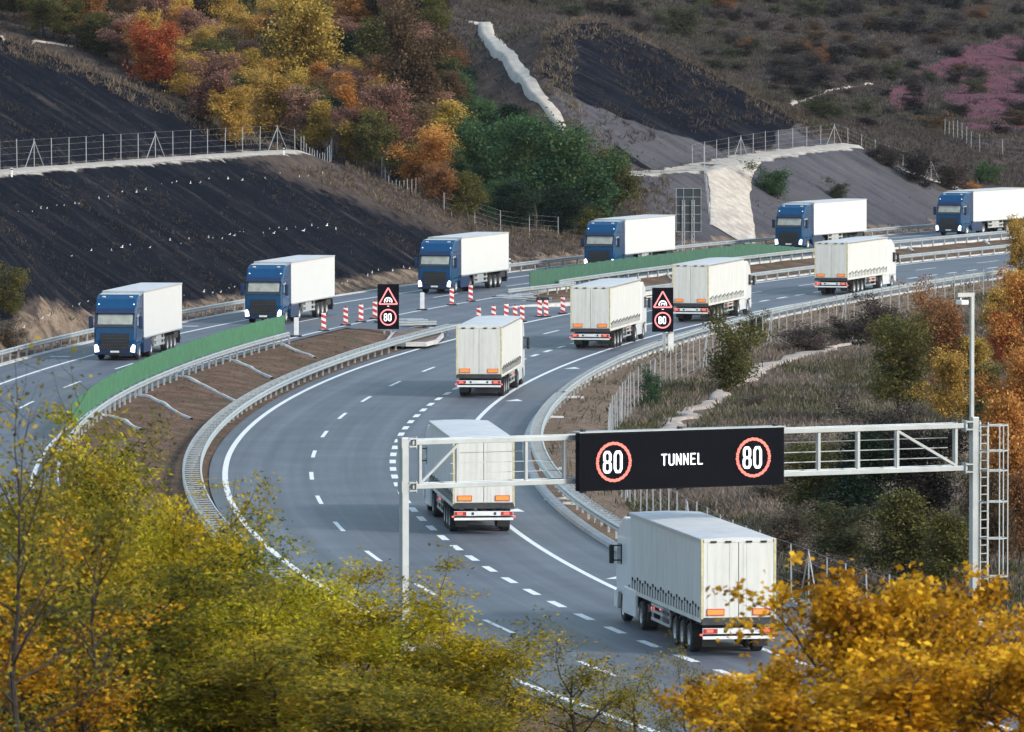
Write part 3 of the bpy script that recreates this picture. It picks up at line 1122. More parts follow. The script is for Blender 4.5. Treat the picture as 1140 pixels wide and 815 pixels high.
def white_truck():
    r = empty('curtain_truck', (0, 0, 0))
    W = 1.275
    MB().box(-W + .03, W - .03, .06, 13.55, 1.28, 3.93).build('trailer_body', M['tarp'], r, .03)
    # roof sheet with a slight crown and bows
    mb = MB()
    for i in range(12):
        y0 = 0.02 + i * 13.58 / 12
        y1 = y0 + 13.58 / 12 - 0.02
        mb.prism([(-W, 3.935), (W, 3.935), (W, 3.965), (W * .5, 4.0), (0, 4.012), (-W * .5, 4.0), (-W, 3.965)], y0, y1, 'y')
    mb.build('roof', M['roof_tarp'], r, .006)
    for s in (-1, 1):
        mb = MB()
        mb.box(s * W - .02, s * W + .02, .04, 13.58, 3.86, 3.95)
        mb.build('roof_rail', M['alu'], r)
        mb = MB()
        mb.box(s * W - .03, s * W + .015, .04, 13.58, 1.16, 1.30)
        mb.build('side_rail', M['door'], r)
        mb = MB()                                   # curtain buckles and straps
        for i in range(26):
            y = .5 + i * .5
            mb.box(s * W - .012, s * W + .010, y, y + .028, 1.28, 1.62)
            mb.box(s * W - .012, s * W + .022, y - .05, y + .07, 1.56 + .05 * (i % 3), 1.66 + .06 * ((i * 7) % 3))
        mb.build('curtain_straps', M['black'], r)
        mb = MB()
        for i in range(33):
            y = .3 + i * .41
            mb.box(s * W + .018, s * W + .026, y, y + .09, 3.87, 3.94)
        mb.build('curtain_rollers', M['chassis'], r)
        # rear corner post with yellow tape
        mb = MB()
        mb.box(s * (W - .035) - .035, s * (W - .035) + .035, -.03, .1, 1.2, 3.95)
        mb.build('corner_post', M['yellow'], r, .01)
        # rear doors
        x0, x1 = (-W + .075, -.012) if s < 0 else (.012, W - .075)
        d = MB().box(x0, x1, -.02, .05, 1.32, 3.84).build('rear_door', M['door'], r, .012)
        mb = MB()
        for xx in (x0 + .16, x1 - .28 if s < 0 else x0 + .28):
            mb.bar((xx, -.022, 1.34), (xx, -.022, 3.82), .014)
        mb.build('lock_rod', M['door'], d)
        mb = MB()
        for xx in (x0 + .35, x0 + .85):
            mb.box(xx - .10, xx + .10, -.06, .0, 3.84, 3.90)
        mb.build('hinge', M['black'], d)
        pl = MB().box(s * .78 - .28, s * .78 + .28, -.05, -.021, 1.42, 1.60).build('marker_plate', M['orange'], d)
        mb = MB()
        for a in ((-.295, .295, 1.595, 1.62), (-.295, .295, 1.40, 1.425), (-.30, -.275, 1.40, 1.62), (.275, .30, 1.40, 1.62)):
            mb.box(s * .78 + a[0], s * .78 + a[1], -.056, -.03, a[2], a[3])
        mb.build('border', M['redrim'], pl)
        # lamps
        MB().box(s * .96 - .24, s * .96 + .24, -.08, -.02, .80, .95).build('tail_lamp_housing', M['taildim'], r)
        MB().box(s * .96 - .13, s * .96 + .09, -.095, -.08, .83, .92).build('tail_lamp', M['tail'], r)
        MB().box(s * 1.27 - .04, s * 1.27 + .04, -.06, .0, .72, .78).build('outline_lamp', M['tail'], r)
        mb = MB()
        mb.box(s * .86 - .26, s * .86 + .26, .55, .58, .3, 1.0)
        mb.build('mud_flap', M['black'], r)
    MB().box(-W + .1, W - .1, -.028, .08, 3.845, 3.94).build('door_header', M['door'], r)
    MB().box(-W + .02, W - .02, -.045, .3, 1.08, 1.28).build('rear_sill', M['chassis'], r)
    MB().box(-1.22, 1.22, -.06, .02, .78, .97).build('lamp_panel', M['whitecab'], r)
    MB().box(-1.22, 1.22, -.09, .03, .60, .70).build('bumper_bar', M['plate'], r, .01)
    MB().box(-.27, .27, -.075, -.055, .81, .94).build('licence_plate', M['plate'], r)
    mb = MB()
    for xx in (-.5, .42):
        mb.box(xx, xx + .10, -.075, -.055, .82, .93)
    mb.build('reflector', M['chassis'], r)
    mb = MB()
    for s in (-1, 1):
        mb.box(s * .45 - .06, s * .45 + .06, .2, 12.8, .80, 1.16)
    for y in (1.2, 3.5, 6, 8, 10):
        mb.box(-1.2, 1.2, y, y + .1, 1.02, 1.16)
    for y in (2.3, 3.62, 4.94):
        mb.bar((-.9, y, .5), (.9, y, .5), .14)
    mb.build('trailer_frame', M['chassis'], r)
    for s in (-1, 1):
        mb = MB()
        for z in (.5, .78, 1.0):
            mb.box(s * 1.2 - .02, s * 1.2 + .02, 6.1, 9.6, z, z + .10)
        for y in (6.15, 7.8, 9.5):
            mb.box(s * 1.17 - .03, s * 1.17 + .03, y, y + .08, .5, 1.15)
        mb.build('side_guard', M['alu'], r)
        MB().box(s * 1.05 - .17, s * 1.05 + .17, 6.3, 7.3, .55, 1.12).build('side_locker', M['chassis'], r, .03)
        for y in (2.3, 3.62, 4.94):
            wheel(r, s * 1.06, y, .49, .38, outer=s)
            mb = MB()
            pr = []
            for k in range(9):
                a = math.pi * k / 8
                pr.append((y + .62 * math.cos(a), .55 + .6 * math.sin(a)))
            pr += [(p[0], p[1]) for p in [(y + .62 * math.cos(math.pi * k / 8) * .95, .55 + .56 * math.sin(math.pi * k / 8)) for k in range(8, -1, -1)]]
            mb.prism(pr, s * 1.06 - .2, s * 1.06 + .2, 'x')
            mb.build('mudguard', M['black'], r)
        wheel(r, s * .98, 11.3, .5, .29, True, outer=s)
        wheel(r, s * 1.07, 15.1, .5, .32, outer=s)
        # tractor flank
        MB().prism([(12.0, .38), (14.45, .38), (14.45, 1.15), (14.2, 1.32), (12.0, 1.32)], s * 1.24 - .12, s * 1.24, 'x').build('side_fairing', M['whitecab'], r, .03)
        MB().box(s * 1.0 - .2, s * 1.0 + .2, 10.30, 10.36, .35, 1.0).build('mud_flap', M['black'], r)
        MB().box(s * .9 - .3, s * .9 + .3, 9.90, 10.25, .72, .98).build('tractor_lamp_carrier', M['chassis'], r)
        for q in (-.16, .14):
            MB().box(s * .95 + q - .06, s * .95 + q + .06, 9.87, 9.90, .79, .92).build('tractor_tail_lamp', M['tail'], r)
        # mirror
        mb = MB()
        mb.box(s * 1.46 - .085, s * 1.46 + .085, 16.05, 16.2, 1.98, 2.66)
        m_ = mb.build('mirror', M['black'], r, .04)
        mb = MB()
        mb.bar((s * 1.22, 16.1, 2.62), (s * 1.42, 16.13, 2.62), .05)
        mb.bar((s * 1.22, 16.1, 2.1), (s * 1.42, 16.13, 2.1), .05)
        mb.build('mirror_arm', M['black'], m_)
    mb = MB()
    mb.prism([(14.15, 1.0), (16.35, .9), (16.5, 1.3), (16.5, 1.95), (16.25, 2.85), (15.9, 3.35), (15.0, 3.72), (14.15, 3.75)], -1.235, 1.235, 'x')
    cab = mb.build('cab', M['whitecab'], r, .07)
    for s in (-1, 1):
        MB().prism([(15.25, 2.0), (16.25, 2.0), (16.1, 2.72), (15.25, 2.75)], s * 1.24 - .01, s * 1.24 + .006, 'x').build('side_window', M['glass'], cab)
        MB().prism([(14.45, .5), (14.6, .98), (15.1, 1.16), (15.6, .98), (15.75, .5), (16.4, .45), (16.4, 1.0), (14.15, 1.1), (14.15, .5)], s * 1.22 - .10, s * 1.22 + .02, 'x').build('wheel_arch', M['whitecab'], cab)
        MB().prism([(13.55, 1.4), (14.15, 1.4), (14.15, 3.7), (13.65, 3.75)], s * 1.2 - .02, s * 1.2, 'x').build('wind_deflector', M['whitecab'], r)
    MB().prism([(16.40, 2.0), (16.26, 2.72), (16.29, 2.73), (16.51, 2.0)], -1.1, 1.1, 'x').build('windscreen', M['glass'], cab)
    MB().box(-1.2, 1.2, 16.38, 16.56, .35, .92).build('bumper', M['whitecab'], r, .05)
    MB().box(-.85, .85, 16.49, 16.53, .95, 1.8).build('grille', M['black'], r)
    mb = MB()
    for s in (-1, 1):
        mb.box(s * .4 - .06, s * .4 + .06, 9.7, 16.2, .62, .92)
    mb.bar((-.9, 11.3, .5), (.9, 11.3, .5), .2)
    mb.box(-.5, .5, 10.5, 12.2, .92, 1.14)
    mb.box(-.5, .5, 14.2, 16.2, .45, 1.05)
    mb.build('tractor_frame', M['chassis'], r)
    return r


def blue_truck():
    r = empty('box_truck', (0, 0, 0))             # forward +y, origin under the front bumper
    W = 1.27
    MB().box(-W, W, -16.3, -2.85, 1.22, 4.0).build('trailer_box', M['boxwhite'], r, .025)
    mb = MB()
    for s in (-1, 1):
        mb.box(s * W - .03, s * W + .008, -16.31, -2.84, 3.93, 4.008)
        mb.box(s * W - .03, s * W + .008, -16.31, -2.84, 1.20, 1.28)
    mb.box(-W, W, -2.87, -2.84, 3.9, 4.008)
    mb.build('edge_trim', M['alu'], r)
    MB().box(-W + .02, W - .02, -16.28, -2.9, 4.0, 4.012).build('roof', M['roof_tarp'], r)
    MB().box(-.75, .75, -2.84, -2.45, 2.9, 3.75).build('cooling_unit', M['boxwhite'], r, .04)
    # cab
    mb = MB()
    prof = [(-2.3, .85), (-.02, .75), (.02, 1.2), (-.02, 1.9), (-.28, 2.86), (-.42, 3.15), (-.75, 3.62), (-1.25, 3.86), (-2.3, 3.92)]
    mb.prism(prof, -1.25, 1.25, 'x')
    cab = mb.build('cab', M['bluecab'], r, .09)
    MB().prism([(-.036, 2.12), (-.022, 2.12), (-.235, 2.76), (-.262, 2.76)], -1.04, 1.04, 'x').build('windscreen', M['curtain'], cab)
    mb = MB()
    mb.prism([(.002, 1.90), (.016, 1.90), (-.26, 2.80), (-.29, 2.80)], -1.16, -1.06, 'x')
    mb.prism([(.002, 1.90), (.016, 1.90), (-.26, 2.80), (-.29, 2.80)], 1.06, 1.16, 'x')
    mb.prism([(.0, 1.96), (.018, 1.96), (-.018, 2.14), (-.045, 2.14)], -1.16, 1.16, 'x')
    mb.build('windscreen_frame', M['glass'], cab)
    MB().prism([(-.24, 2.75), (-.18, 2.72), (-.08, 2.80), (-.26, 3.08), (-.36, 3.08)], -1.17, 1.17, 'x').build('sun_visor', M['bluedark'], cab, .02)
    g = MB().prism([(.0, .62), (.085, .62), (.055, 1.25), (.01, 1.60)], -.86, .86, 'x').build('grille', M['black'], cab)
    mb = MB()
    for z in (.74, .92, 1.10, 1.28, 1.45):
        mb.box(-.8, .8, .02, .10 - (z - .7) * .075, z, z + .04)
    mb.build('slats', M['chassis'], g)
    MB().prism([(-.1, .32), (.06, .34), (.08, .7), (.03, .93), (-.1, .93)], -1.24, 1.24, 'x').build('bumper', M['bluedark'], r, .05)
    MB().box(-.62, .62, .06, .10, .32, .44).build('lower_grille', M['black'], r)
    MB().box(-.26, .26, .085, .115, .47, .58).build('licence_plate', M['plate'], r)
    for s in (-1, 1):
        MB().prism([(s * .93, .52), (s * 1.2, .48), (s * 1.23, .90), (s * 1.08, .96), (s * .97, .78)], .03, .095, 'y').build('headlight', M['headlight'], r, .015)
        MB().box(s * 1.05 - .04, s * 1.05 + .04, -.60, -.50, 3.28, 3.34).build('marker_lamp', M['marker'], r, .015)
        MB().box(s * .82 - .10, s * .82 + .10, -.98, -.86, 3.70, 3.77).build('roof_lamp', M['plate'], r, .015)
        mb = MB()
        mb.box(s * 1.5 - .13, s * 1.5 + .13, -.42, -.24, 1.88, 2.62)
        m_ = mb.build('mirror', M['bluedark'], r, .05)
        mb = MB()
        mb.bar((s * 1.2, -.35, 2.5), (s * 1.42, -.33, 2.5), .05)
        mb.bar((s * 1.2, -.35, 2.02), (s * 1.42, -.33, 2.02), .05)
        mb.build('mirror_arm', M['black'], m_)
        d = MB().prism([(-1.35, 1.05), (-.12, 1.05), (-.12, 1.85), (-.38, 2.85), (-1.35, 2.9)], s * 1.25 - .012, s * 1.25 + .012, 'x').build('door', M['bluecab'], r)
        MB().prism([(-1.15, 1.98), (-.28, 1.98), (-.47, 2.68), (-1.15, 2.72)], s * 1.262 - .004, s * 1.262 + .006, 'x').build('side_window', M['curtain'], d)
        MB().box(s * 1.262 - .01, s * 1.262 + .022, -1.22, -1.02, 1.70, 1.76).build('handle', M['black'], d)
        MB().prism([(-2.25, 2.95), (-.5, 2.95), (-.8, 3.1), (-2.25, 3.1)], s * 1.25 - .01, s * 1.25 + .014, 'x').build('roof_trim', M['bluedark'], cab)
        MB().box(s * 1.252 - .01, s * 1.252 + .01, -1.95, -1.45, 1.95, 2.8).build('rear_side_panel', M['bluedark'], cab)
        MB().prism([(-2.85, 1.25), (-2.28, 1.25), (-2.28, 3.86), (-2.75, 3.9)], s * 1.22 - .02, s * 1.22, 'x').build('wind_deflector', M['bluedark'], r)
        MB().prism([(-2.3, .45), (-2.15, .95), (-1.42, 1.16), (-.75, .98), (-.62, .4), (-.1, .36), (-.1, 1.0), (-2.3, 1.1)], s * 1.2 - .10, s * 1.2 + .03, 'x').build('wheel_arch', M['bluecab'], cab)
        MB().prism([(-4.75, .36), (-2.35, .36), (-2.35, 1.18), (-4.75, 1.18)], s * 1.22 - .12, s * 1.22, 'x').build('side_fairing', M['bluedark'], r, .03)
        wheel(r, s * 1.07, -1.42, .5, .32, outer=s)
        wheel(r, s * .98, -5.25, .5, .29, True, outer=s)
        for y in (-11.2, -12.52, -13.84):
            wheel(r, s * 1.06, y, .49, .38, outer=s)
        mb = MB()
        for z in (.55, .85):
            mb.box(s * 1.2 - .02, s * 1.2 + .02, -10.3, -6.6, z, z + .12)
        for y in (-10.2, -8.4, -6.7):
            mb.box(s * 1.17 - .03, s * 1.17 + .03, y, y + .08, .5, 1.2)
        mb.build('side_guard', M['alu'], r)
        MB().box(s * 1.0 - .2, s * 1.0 + .2, -9.3, -7.6, .62, 1.16).build('pallet_locker', M['alu'], r, .03)
        MB().box(s * .95 - .27, s * .95 + .27, -15.9, -15.86, .35, 1.1).build('mud_flap', M['black'], r)
    MB().box(-1.2, 1.2, -16.25, -16.1, .55, .75).build('rear_bumper', M['chassis'], r)
    mb = MB()
    for s in (-1, 1):
        mb.box(s * .45 - .06, s * .45 + .06, -16.0, -3.2, .85, 1.2)
        mb.box(s * .4 - .06, s * .4 + .06, -6.6, -.3, .62, .92)
    for y in (-11.2, -12.52, -13.84, -5.25):
        mb.bar((-.9, y, .5), (.9, y, .5), .16)
    mb.box(-.6, .6, -2.2, -.2, .45, .85)
    mb.box(-.5, .5, -5.9, -4.4, .92, 1.2)
    mb.box(-1.1, 1.1, -16.0, -14.4, .7, 1.2)
    mb.build('underframe', M['chassis'], r)
    return r


def on_col(px, off, z, y_guess):
    """walk along a sight column (fixed bearing) to the place with the wanted road offset"""
    k = (px - 570) / F / CT
    best = None
    for Y in np.arange(y_guess - 12, y_guess + 12, .05):
        x = k * (Y * CT + (CAMH - z) * ST) * CT
        e = abs(float(off_of(x, Y)) - off)
        if best is None or e < best[0]:
            best = (e, x, Y)
    return best[1], best[2]


def heading(y):
    return -math.atan(float(base(y)[1]) / KY)


WT = [((821.5, 599), 1.80, 'white truck nearest the camera, under the tunnel sign and partly behind the yellow tree'),
      ((538.4, 487.8), 1.80, 'white truck seen through the left end of the sign gantry'),
      ((533.2, 364.4), 2.15, 'white truck in the middle of the bend, just right of the left speed matrix sign'),
      ((657.1, 320), 2.3, 'white truck just left of the small speed matrix sign on the right verge'),
      ((768.6, 295.1), 2.35, 'white truck directly right of and behind the small speed matrix sign'),
      ((925.2, 270.7), 2.5, 'farthest white truck heading away, in front of the far blue trucks')]
proto = white_truck()
for i, ((px, py), off, lab) in enumerate(WT):
    m_ = at(px, py, 4.0)
    x, y = on_col(px, off, 4.0, m_[1])
    o = proto if i == 0 else copy_tree(proto)
    o.location = (x, y, 0.006)
    o.rotation_euler = (0, 0, math.radians(9.3) if i == 0 else heading(y + 5))
    tag(o, lab, 'truck', 'white curtain sided trucks heading away')

BT = [((128.5, 402), 'blue truck with white box trailer nearest the camera, leftmost, lights reflecting on the asphalt'),
      ((293.5, 361), 'blue truck whose bumper is hidden by the end of the bright green screen'),
      ((484, 328), 'blue truck passing the open median right of the left speed matrix sign'),
      ((667, 301.5), 'blue truck behind the left half of the dark green screen, below the green trees'),
      ((878, 279.5), 'blue truck at the foot of the grey slope, just right of the pale gravel ramp'),
      ((1056, 263), 'farthest blue truck, its trailer running out of the right edge')]
proto = blue_truck()
for i, ((px, py), lab) in enumerate(BT):
    m_ = at(px, py, ZB)
    x, y = on_col(px, float(np.interp(m_[1], [310, 480], [-21.9, -21.2])), ZB, m_[1])
    o = proto if i == 0 else copy_tree(proto)
    o.location = (x, y, ZB + 0.006)
    o.rotation_euler = (0, 0, heading(y + 7) + math.pi)
    tag(o, lab, 'truck', 'blue trucks with white box trailers coming towards the camera')


# ------------------------------------------------------------------ lettering made of strokes
STROKES = {
    '8': [[(.2, .5), (.08, .62), (.08, .88), (.22, 1), (.48, 1), (.62, .88), (.62, .62), (.5, .5), (.2, .5), (.06, .38), (.06, .12), (.2, 0), (.5, 0), (.64, .12), (.64, .38), (.5, .5)]],
    '0': [[(.06, .16), (.06, .84), (.2, 1), (.5, 1), (.64, .84), (.64, .16), (.5, 0), (.2, 0), (.06, .16)]],
    'T': [[(0, 1), (.62, 1)], [(.31, 1), (.31, 0)]],
    'U': [[(.04, 1), (.04, .14), (.16, 0), (.48, 0), (.6, .14), (.6, 1)]],
    'N': [[(.04, 0), (.04, 1), (.58, 0), (.58, 1)]],
    'E': [[(.58, 1), (.06, 1), (.06, 0), (.58, 0)], [(.06, .52), (.5, .52)]],
    'L': [[(.06, 1), (.06, 0), (.56, 0)]],
}


def stroke_text(text, x0, z0, h, wscale, w, y, adv=.86):
    """strokes as flat raised bars in the x-z plane, facing -y"""
    mb = MB()
    x = x0
    for ch in text:
        for s in STROKES[ch]:
            pts = [(x + p[0] * h * wscale, z0 + p[1] * h) for p in s]
            for a, b in zip(pts[:-1], pts[1:]):
                mb.bar((a[0], y, a[1]), (b[0], y, b[1]), 0.02, w) if False else _flat(mb, a, b, w, y)
            for p in pts:
                mb.prism([(p[0] + w / 2 * math.cos(k * math.pi / 4), p[1] + w / 2 * math.sin(k * math.pi / 4)) for k in range(8)], y - .013, y + .01, 'y')
        x += adv * h * wscale
    return mb


def _flat(mb, a, b, w, y):
    a = np.array(a)
    b = np.array(b)
    t = (b - a) / (np.linalg.norm(b - a) + 1e-9)
    n = np.array([-t[1], t[0]]) * w / 2
    mb.prism([tuple(a - n), tuple(b - n), tuple(b + n), tuple(a + n)], y - .012, y + .01, 'y')


def ring(cx, cz, r, w, y, n=40, dots=True):
    mb = MB()
    for k in range(n):
        a0 = 2 * math.pi * k / n
        a1 = 2 * math.pi * (k + (.8 if dots else 1.0)) / n
        ri, ro = r - w / 2, r + w / 2
        if dots:
            ri -= .012 * (k % 2)
            ro += .012 * ((k + 1) % 2)
        mb.prism([(cx + ri * math.cos(a0), cz + ri * math.sin(a0)), (cx + ro * math.cos(a0), cz + ro * math.sin(a0)),
                  (cx + ro * math.cos(a1), cz + ro * math.sin(a1)), (cx + ri * math.cos(a1), cz + ri * math.sin(a1))], y - .012, y + .01, 'y')
    return mb


# ------------------------------------------------------------------ gantry over the right carriageway
GLx, GLy = at_depth(450, 600, 182.5)[:2]
GRx, GRy = at_depth(1083, 600, 190.0)[:2]
gz = 0.0
gl = np.array([GLx, GLy, 0.0])
gdir = np.array([GRx - GLx, (GRy - GLy) * KY])
glen = float(np.linalg.norm(gdir))
gang = math.atan2(gdir[1], gdir[0])
gan = empty('sign_gantry', (GLx, GLy, 0.0), gang)
tag(gan, 'galvanised steel gantry spanning the right carriageway with a caged ladder and camera mast', 'gantry')
# local frame: x along the gantry, y away from camera, z up
ZT, ZBt = 7.0, 5.5
for xx, zt in ((0, 7.18), (glen, 7.3)):
    p = MB().box(xx - .13, xx + .13, -.13, .13, 0.0, zt)
    po = p.build('post', M['galv'], gan, .02)
    MB().box(xx - .3, xx + .3, -.3, .3, -0.6, .06).build('base_plate', M['concrete'], po)
    sgn = 1 if xx == 0 else -1
    for zc in (ZT, ZBt):
        mb = MB()
        mb.box(xx + sgn * .13, xx + sgn * .42, -.16, .16, zc - .16, zc - .11)
        mb.box(xx + sgn * .13, xx + sgn * .42, -.16, .16, zc + .11, zc + .16)
        mb.box(xx - sgn * .16, xx - sgn * .13, -.16, .16, zc - .18, zc + .18)
        mb.box(xx + sgn * .40, xx + sgn * .43, -.14, .14, zc - .2, zc + .2)
        mb.build('clamp_bracket', M['galv'], po)


def along(px, back=0.0):
    """distance along the gantry at which it crosses a bearing"""
    k = (px - 570) / F * (CT * CT)
    dx, dy = GRx - GLx, GRy - GLy
    k2 = k * 1.0048
    return (k2 * GLy - GLx) / (dx - k2 * dy) * glen


x_s0 = along(643) - .25
x_s1 = along(872) - .3
for yy in (-.55, .45):
    for zc in (ZT, ZBt):
        MB().box(.3, glen - .3, yy * 0 + (-.07 if yy < 0 else .60), (.09 if yy < 0 else .74), zc - .085, zc + .085).build('chord', M['galv'], gan, .01)
verts_x = [0.62, 2.05, 4.7, x_s0 - .25, x_s1 + .12, x_s1 + 1.75, x_s1 + 3.35, x_s1 + 4.95, glen - .75]
for v in verts_x:
    MB().box(v - .05, v + .05, -.04, .05, ZBt + .085, ZT - .085).build('upright', M['galv'], gan)
    MB().box(v + .28, v + .37, .62, .71, ZBt + .085, ZT - .085).build('upright', M['galvd'], gan)
    mb = MB()
    for zc in (ZBt, ZT):
        mb.box(v - .03, v + .03, .1, .6, zc - .03, zc + .03)
    mb.build('cross_member', M['galv'], gan)
MB().bar((.62, .0, ZBt + .1), (2.05, .0, ZT - .12), .09).build('brace', M['galv'], gan)
MB().bar((x_s1 + 4.95, .0, ZT - .12), (glen - .75, .0, ZBt + .1), .09).build('brace', M['galv'], gan)
mb = MB()
for z in (5.85, 6.2, 6.55):
    mb.bar((2.1, .66, z), (x_s0 - .1, .66, z), .022)
    mb.bar((x_s1 + .1, .66, z), (glen - .7, .66, z), .03)
mb.build('hand_rails', M['galv'], gan)
# walkway grating between the chords
MB().box(.6, glen - .6, .12, .58, ZBt - .06, ZBt - .02).build('walkway', M['galvd'], gan)
# camera mast
mast = MB()
mast.bar((glen - .1, 0, 7.3), (glen - .1, 0, 11.6), .12)
mast.bar((glen - .04, 0, 11.62), (glen - .75, -.05, 11.62), .12, .14)
mo = mast.build('mast', M['galv'], gan)
cam_m = MB()
cam_m.box(glen - .72, glen - .42, -.3, .1, 11.28, 11.44)
cam_m.bar((glen - .57, 0, 11.44), (glen - .57, 0, 11.58), .05)
cam_m.build('camera', M['plate'], mo, .02)
# ladder and cage
lad = MB()
lx = glen + .42
for q in (-.16, .16):
    lad.bar((lx + q, .0, 1.1), (lx + q, .0, 7.1), .045)
z = 1.25
while z < 7.1:
    lad.bar((lx - .16, 0, z), (lx + .16, 0, z), .035)
    z += .3
for z in (1.6, 4.3, 6.8):
    lad.bar((glen + .1, 0, z), (lx - .16, 0, z), .05)
lo = lad.build('ladder', M['galv'], gan)
cg = MB()
for z in (1.65, 3.0, 4.3, 5.4, 6.1, 7.0):
    pts = [(lx - .18, -.02, z), (lx - .14, -.45, z), (lx + .25, -.62, z), (lx + .7, -.45, z), (lx + .78, -.02, z), (lx + .2, .0, z)]
    for a, b in zip(pts[:-1], pts[1:]):
        cg.bar(a, b, .035, .05)
for q in ((lx - .14, -.45), (lx + .25, -.62), (lx + .7, -.45), (lx + .78, -.02)):
    cg.bar((q[0], q[1], 1.65), (q[0], q[1], 7.0), .035)
cg.build('safety_cage', M['galv'], lo)

# big matrix sign hung on the gantry
sg = empty('matrix_sign', (GLx, GLy, 0.0), gang)
tag(sg, 'wide black matrix sign on the gantry showing TUNNEL between two red ringed 80 signs', 'matrix sign')
zs0, zs1 = 5.18, 7.18
MB().box(x_s0, x_s1, -.62, -.30, zs0, zs1).build('casing', M['vmscase'], sg, .02)
MB().box(x_s0 + .06, x_s1 - .06, -.63, -.615, zs0 + .06, zs1 - .06).build('display_face', M['vms'], sg)
mb = MB()
mb.box(x_s0 - .02, x_s1 + .02, -.66, -.05, zs1, zs1 + .04)
mb.build('top_trim', M['galv'], sg)
mb = MB()
for f in (.03, .5, .97):
    q = x_s0 + (x_s1 - x_s0) * f
    mb.box(q - .08, q + .08, -.5, -.3, zs0 - .07, zs0)
    mb.box(q - .06, q + .06, -.5, -.3, zs1 + .04, zs1 + .12)
mb.build('lifting_lug', M['black'], sg)
wS = x_s1 - x_s0
zc = (zs0 + zs1) / 2 - .02
for f in (.163, .845):
    cx = x_s0 + wS * f
    ring(cx, zc, .64, .085, -.645, 48).build('speed_ring', M['ledr'], sg)
    stroke_text('80', cx - .40, zc - .34, .68, .62, .085, -.645, 1.0).build('speed_digits', M['ledw'], sg)
stroke_text('TUNNEL', x_s0 + wS * .396, zc - .16, .36, .86, .042, -.645, .92).build('tunnel_lettering', M['ledw'], sg)


# two roadside matrix signs
def road_sign(px, pytop, pybot, pxw, Y, label, post_z0, posts):
    top = at_depth(px, pytop, Y)
    bot = at_depth(px, pybot, Y)
    w = pxw / F * Y
    h = top[2] - bot[2]
    g = tz(top[0], Y) if post_z0 is None else post_z0
    r = empty('speed_sign', (top[0], Y, g))
    tag(r, label, 'matrix sign')
    zb_ = bot[2] - g
    MB().box(-w / 2, w / 2, -.12, .14, zb_, zb_ + h).build('casing', M['vmscase'], r, .015)
    MB().box(-w / 2 + .04, w / 2 - .04, -.13, -.115, zb_ + .04, zb_ + h - .04).build('display_face', M['vms'], r)
    for q in posts:
        MB().bar((q * w, .03, -.2), (q * w, .03, zb_), .11).build('post', M['galv'], r)
    # warning triangle
    cx, z0 = 0.0, zb_ + h * .56
    tw, th = w * .42, h * .36
    mb = MB()
    P = [(-tw, z0), (tw, z0), (0, z0 + th)]
    for i in range(3):
        _flat(mb, P[i], P[(i + 1) % 3], .085, -.145)
    tri = mb.build('warning_triangle', M['ledr2'], r)
    mb = MB()
    rr = w * .17
    zq = z0 + .12
    arc = [(rr * math.cos(math.pi * k / 10), zq + .04 + rr * 1.05 * math.sin(math.pi * k / 10)) for k in range(11)]
    for a, b in zip(arc[:-1], arc[1:]):
        _flat(mb, a, b, .065, -.145)
    for a, b in (((-rr, zq - .02), (-rr, zq + .06)), ((rr, zq - .02), (rr, zq + .06)), ((-rr * .45, zq), (-.02, zq + rr * .7)), ((rr * .5, zq), (.06, zq + rr * .65))):
        _flat(mb, a, b, .06, -.145)
    mb.build('tunnel_symbol', M['ledw'], tri)
    ring(0, zb_ + h * .265, w * .355, .085, -.145, 36, False).build('speed_ring', M['ledr2'], r)
    stroke_text('80', -w * .19, zb_ + h * .265 - h * .075, h * .15, .62, .06, -.145, 1.0).build('speed_digits', M['ledw'], r)
    MB().box(-.06, .06, -.15, -.12, zb_ + h * .508, zb_ + h * .518).build('status_lamp', M['ledw'], r)
    return r


road_sign(432.3, 316.5, 366.5, 24, 349.0, 'black matrix sign with tunnel triangle and ringed 80, among the red and white beacons', None, (-.18, .14))
road_sign(737.7, 320.5, 369.5, 23.7, 336.5, 'black matrix sign with tunnel triangle and ringed 80 on the right verge', 0.0, (.03, .1))
bx = at_depth(746.5, 394, 336.8)
o = empty('roadside_cabinet', (bx[0], 336.8, -.05))
tag(o, 'narrow white cabinet beside the foot of the right speed sign', 'cabinet')
MB().box(-.19, .19, -.15, .15, 0, 1.32).build('body', M['concrete'], o, .015)
MB().box(-.16, .16, -.165, -.148, .1, 1.2).build('door', M['plate'], o)

# back of a large direction sign
SX, SY = on_col(766.5, -27.75, ZB, 458)
g = tz(SX, SY)
sb = empty('direction_sign', (SX, SY, g))
tag(sb, 'tall dark back of a direction sign on lattice posts left of the gravel ramp', 'sign')
w = 27.5 / F * SY / 2
zt_ = at_depth(766, 210, SY)[2] - g
zb_ = at_depth(766, 258, SY)[2] - g
MB().box(-w, w, .05, .09, zb_, zt_).build('panel', M['signback'], sb)
mb = MB()
for i in range(6):
    z = zb_ + (zt_ - zb_) * i / 5
    mb.box(-w, w, .0, .05, z - .018, z + .018)
for q in (-1, -.42, .36, 1):
    mb.box(q * w - .018, q * w + .018, -.01, .052, zb_, zt_)
mb.build('panel_frame', M['galvd'], sb)
for q in (-.42, .36):
    mb = MB()
    for dx in (-.1, .1):
        mb.bar((q * w + dx, -.08, -.3), (q * w + dx, -.08, zt_ * .82), .06)
    z = .1
    k = 0
    while z < zt_ * .78:
        mb.bar((q * w - .1 * (-1) ** k, -.08, z), (q * w + .1 * (-1) ** k, -.08, z + .3), .035)
        z += .3
        k += 1
    mb.build('lattice_post', M['galvd'], sb)


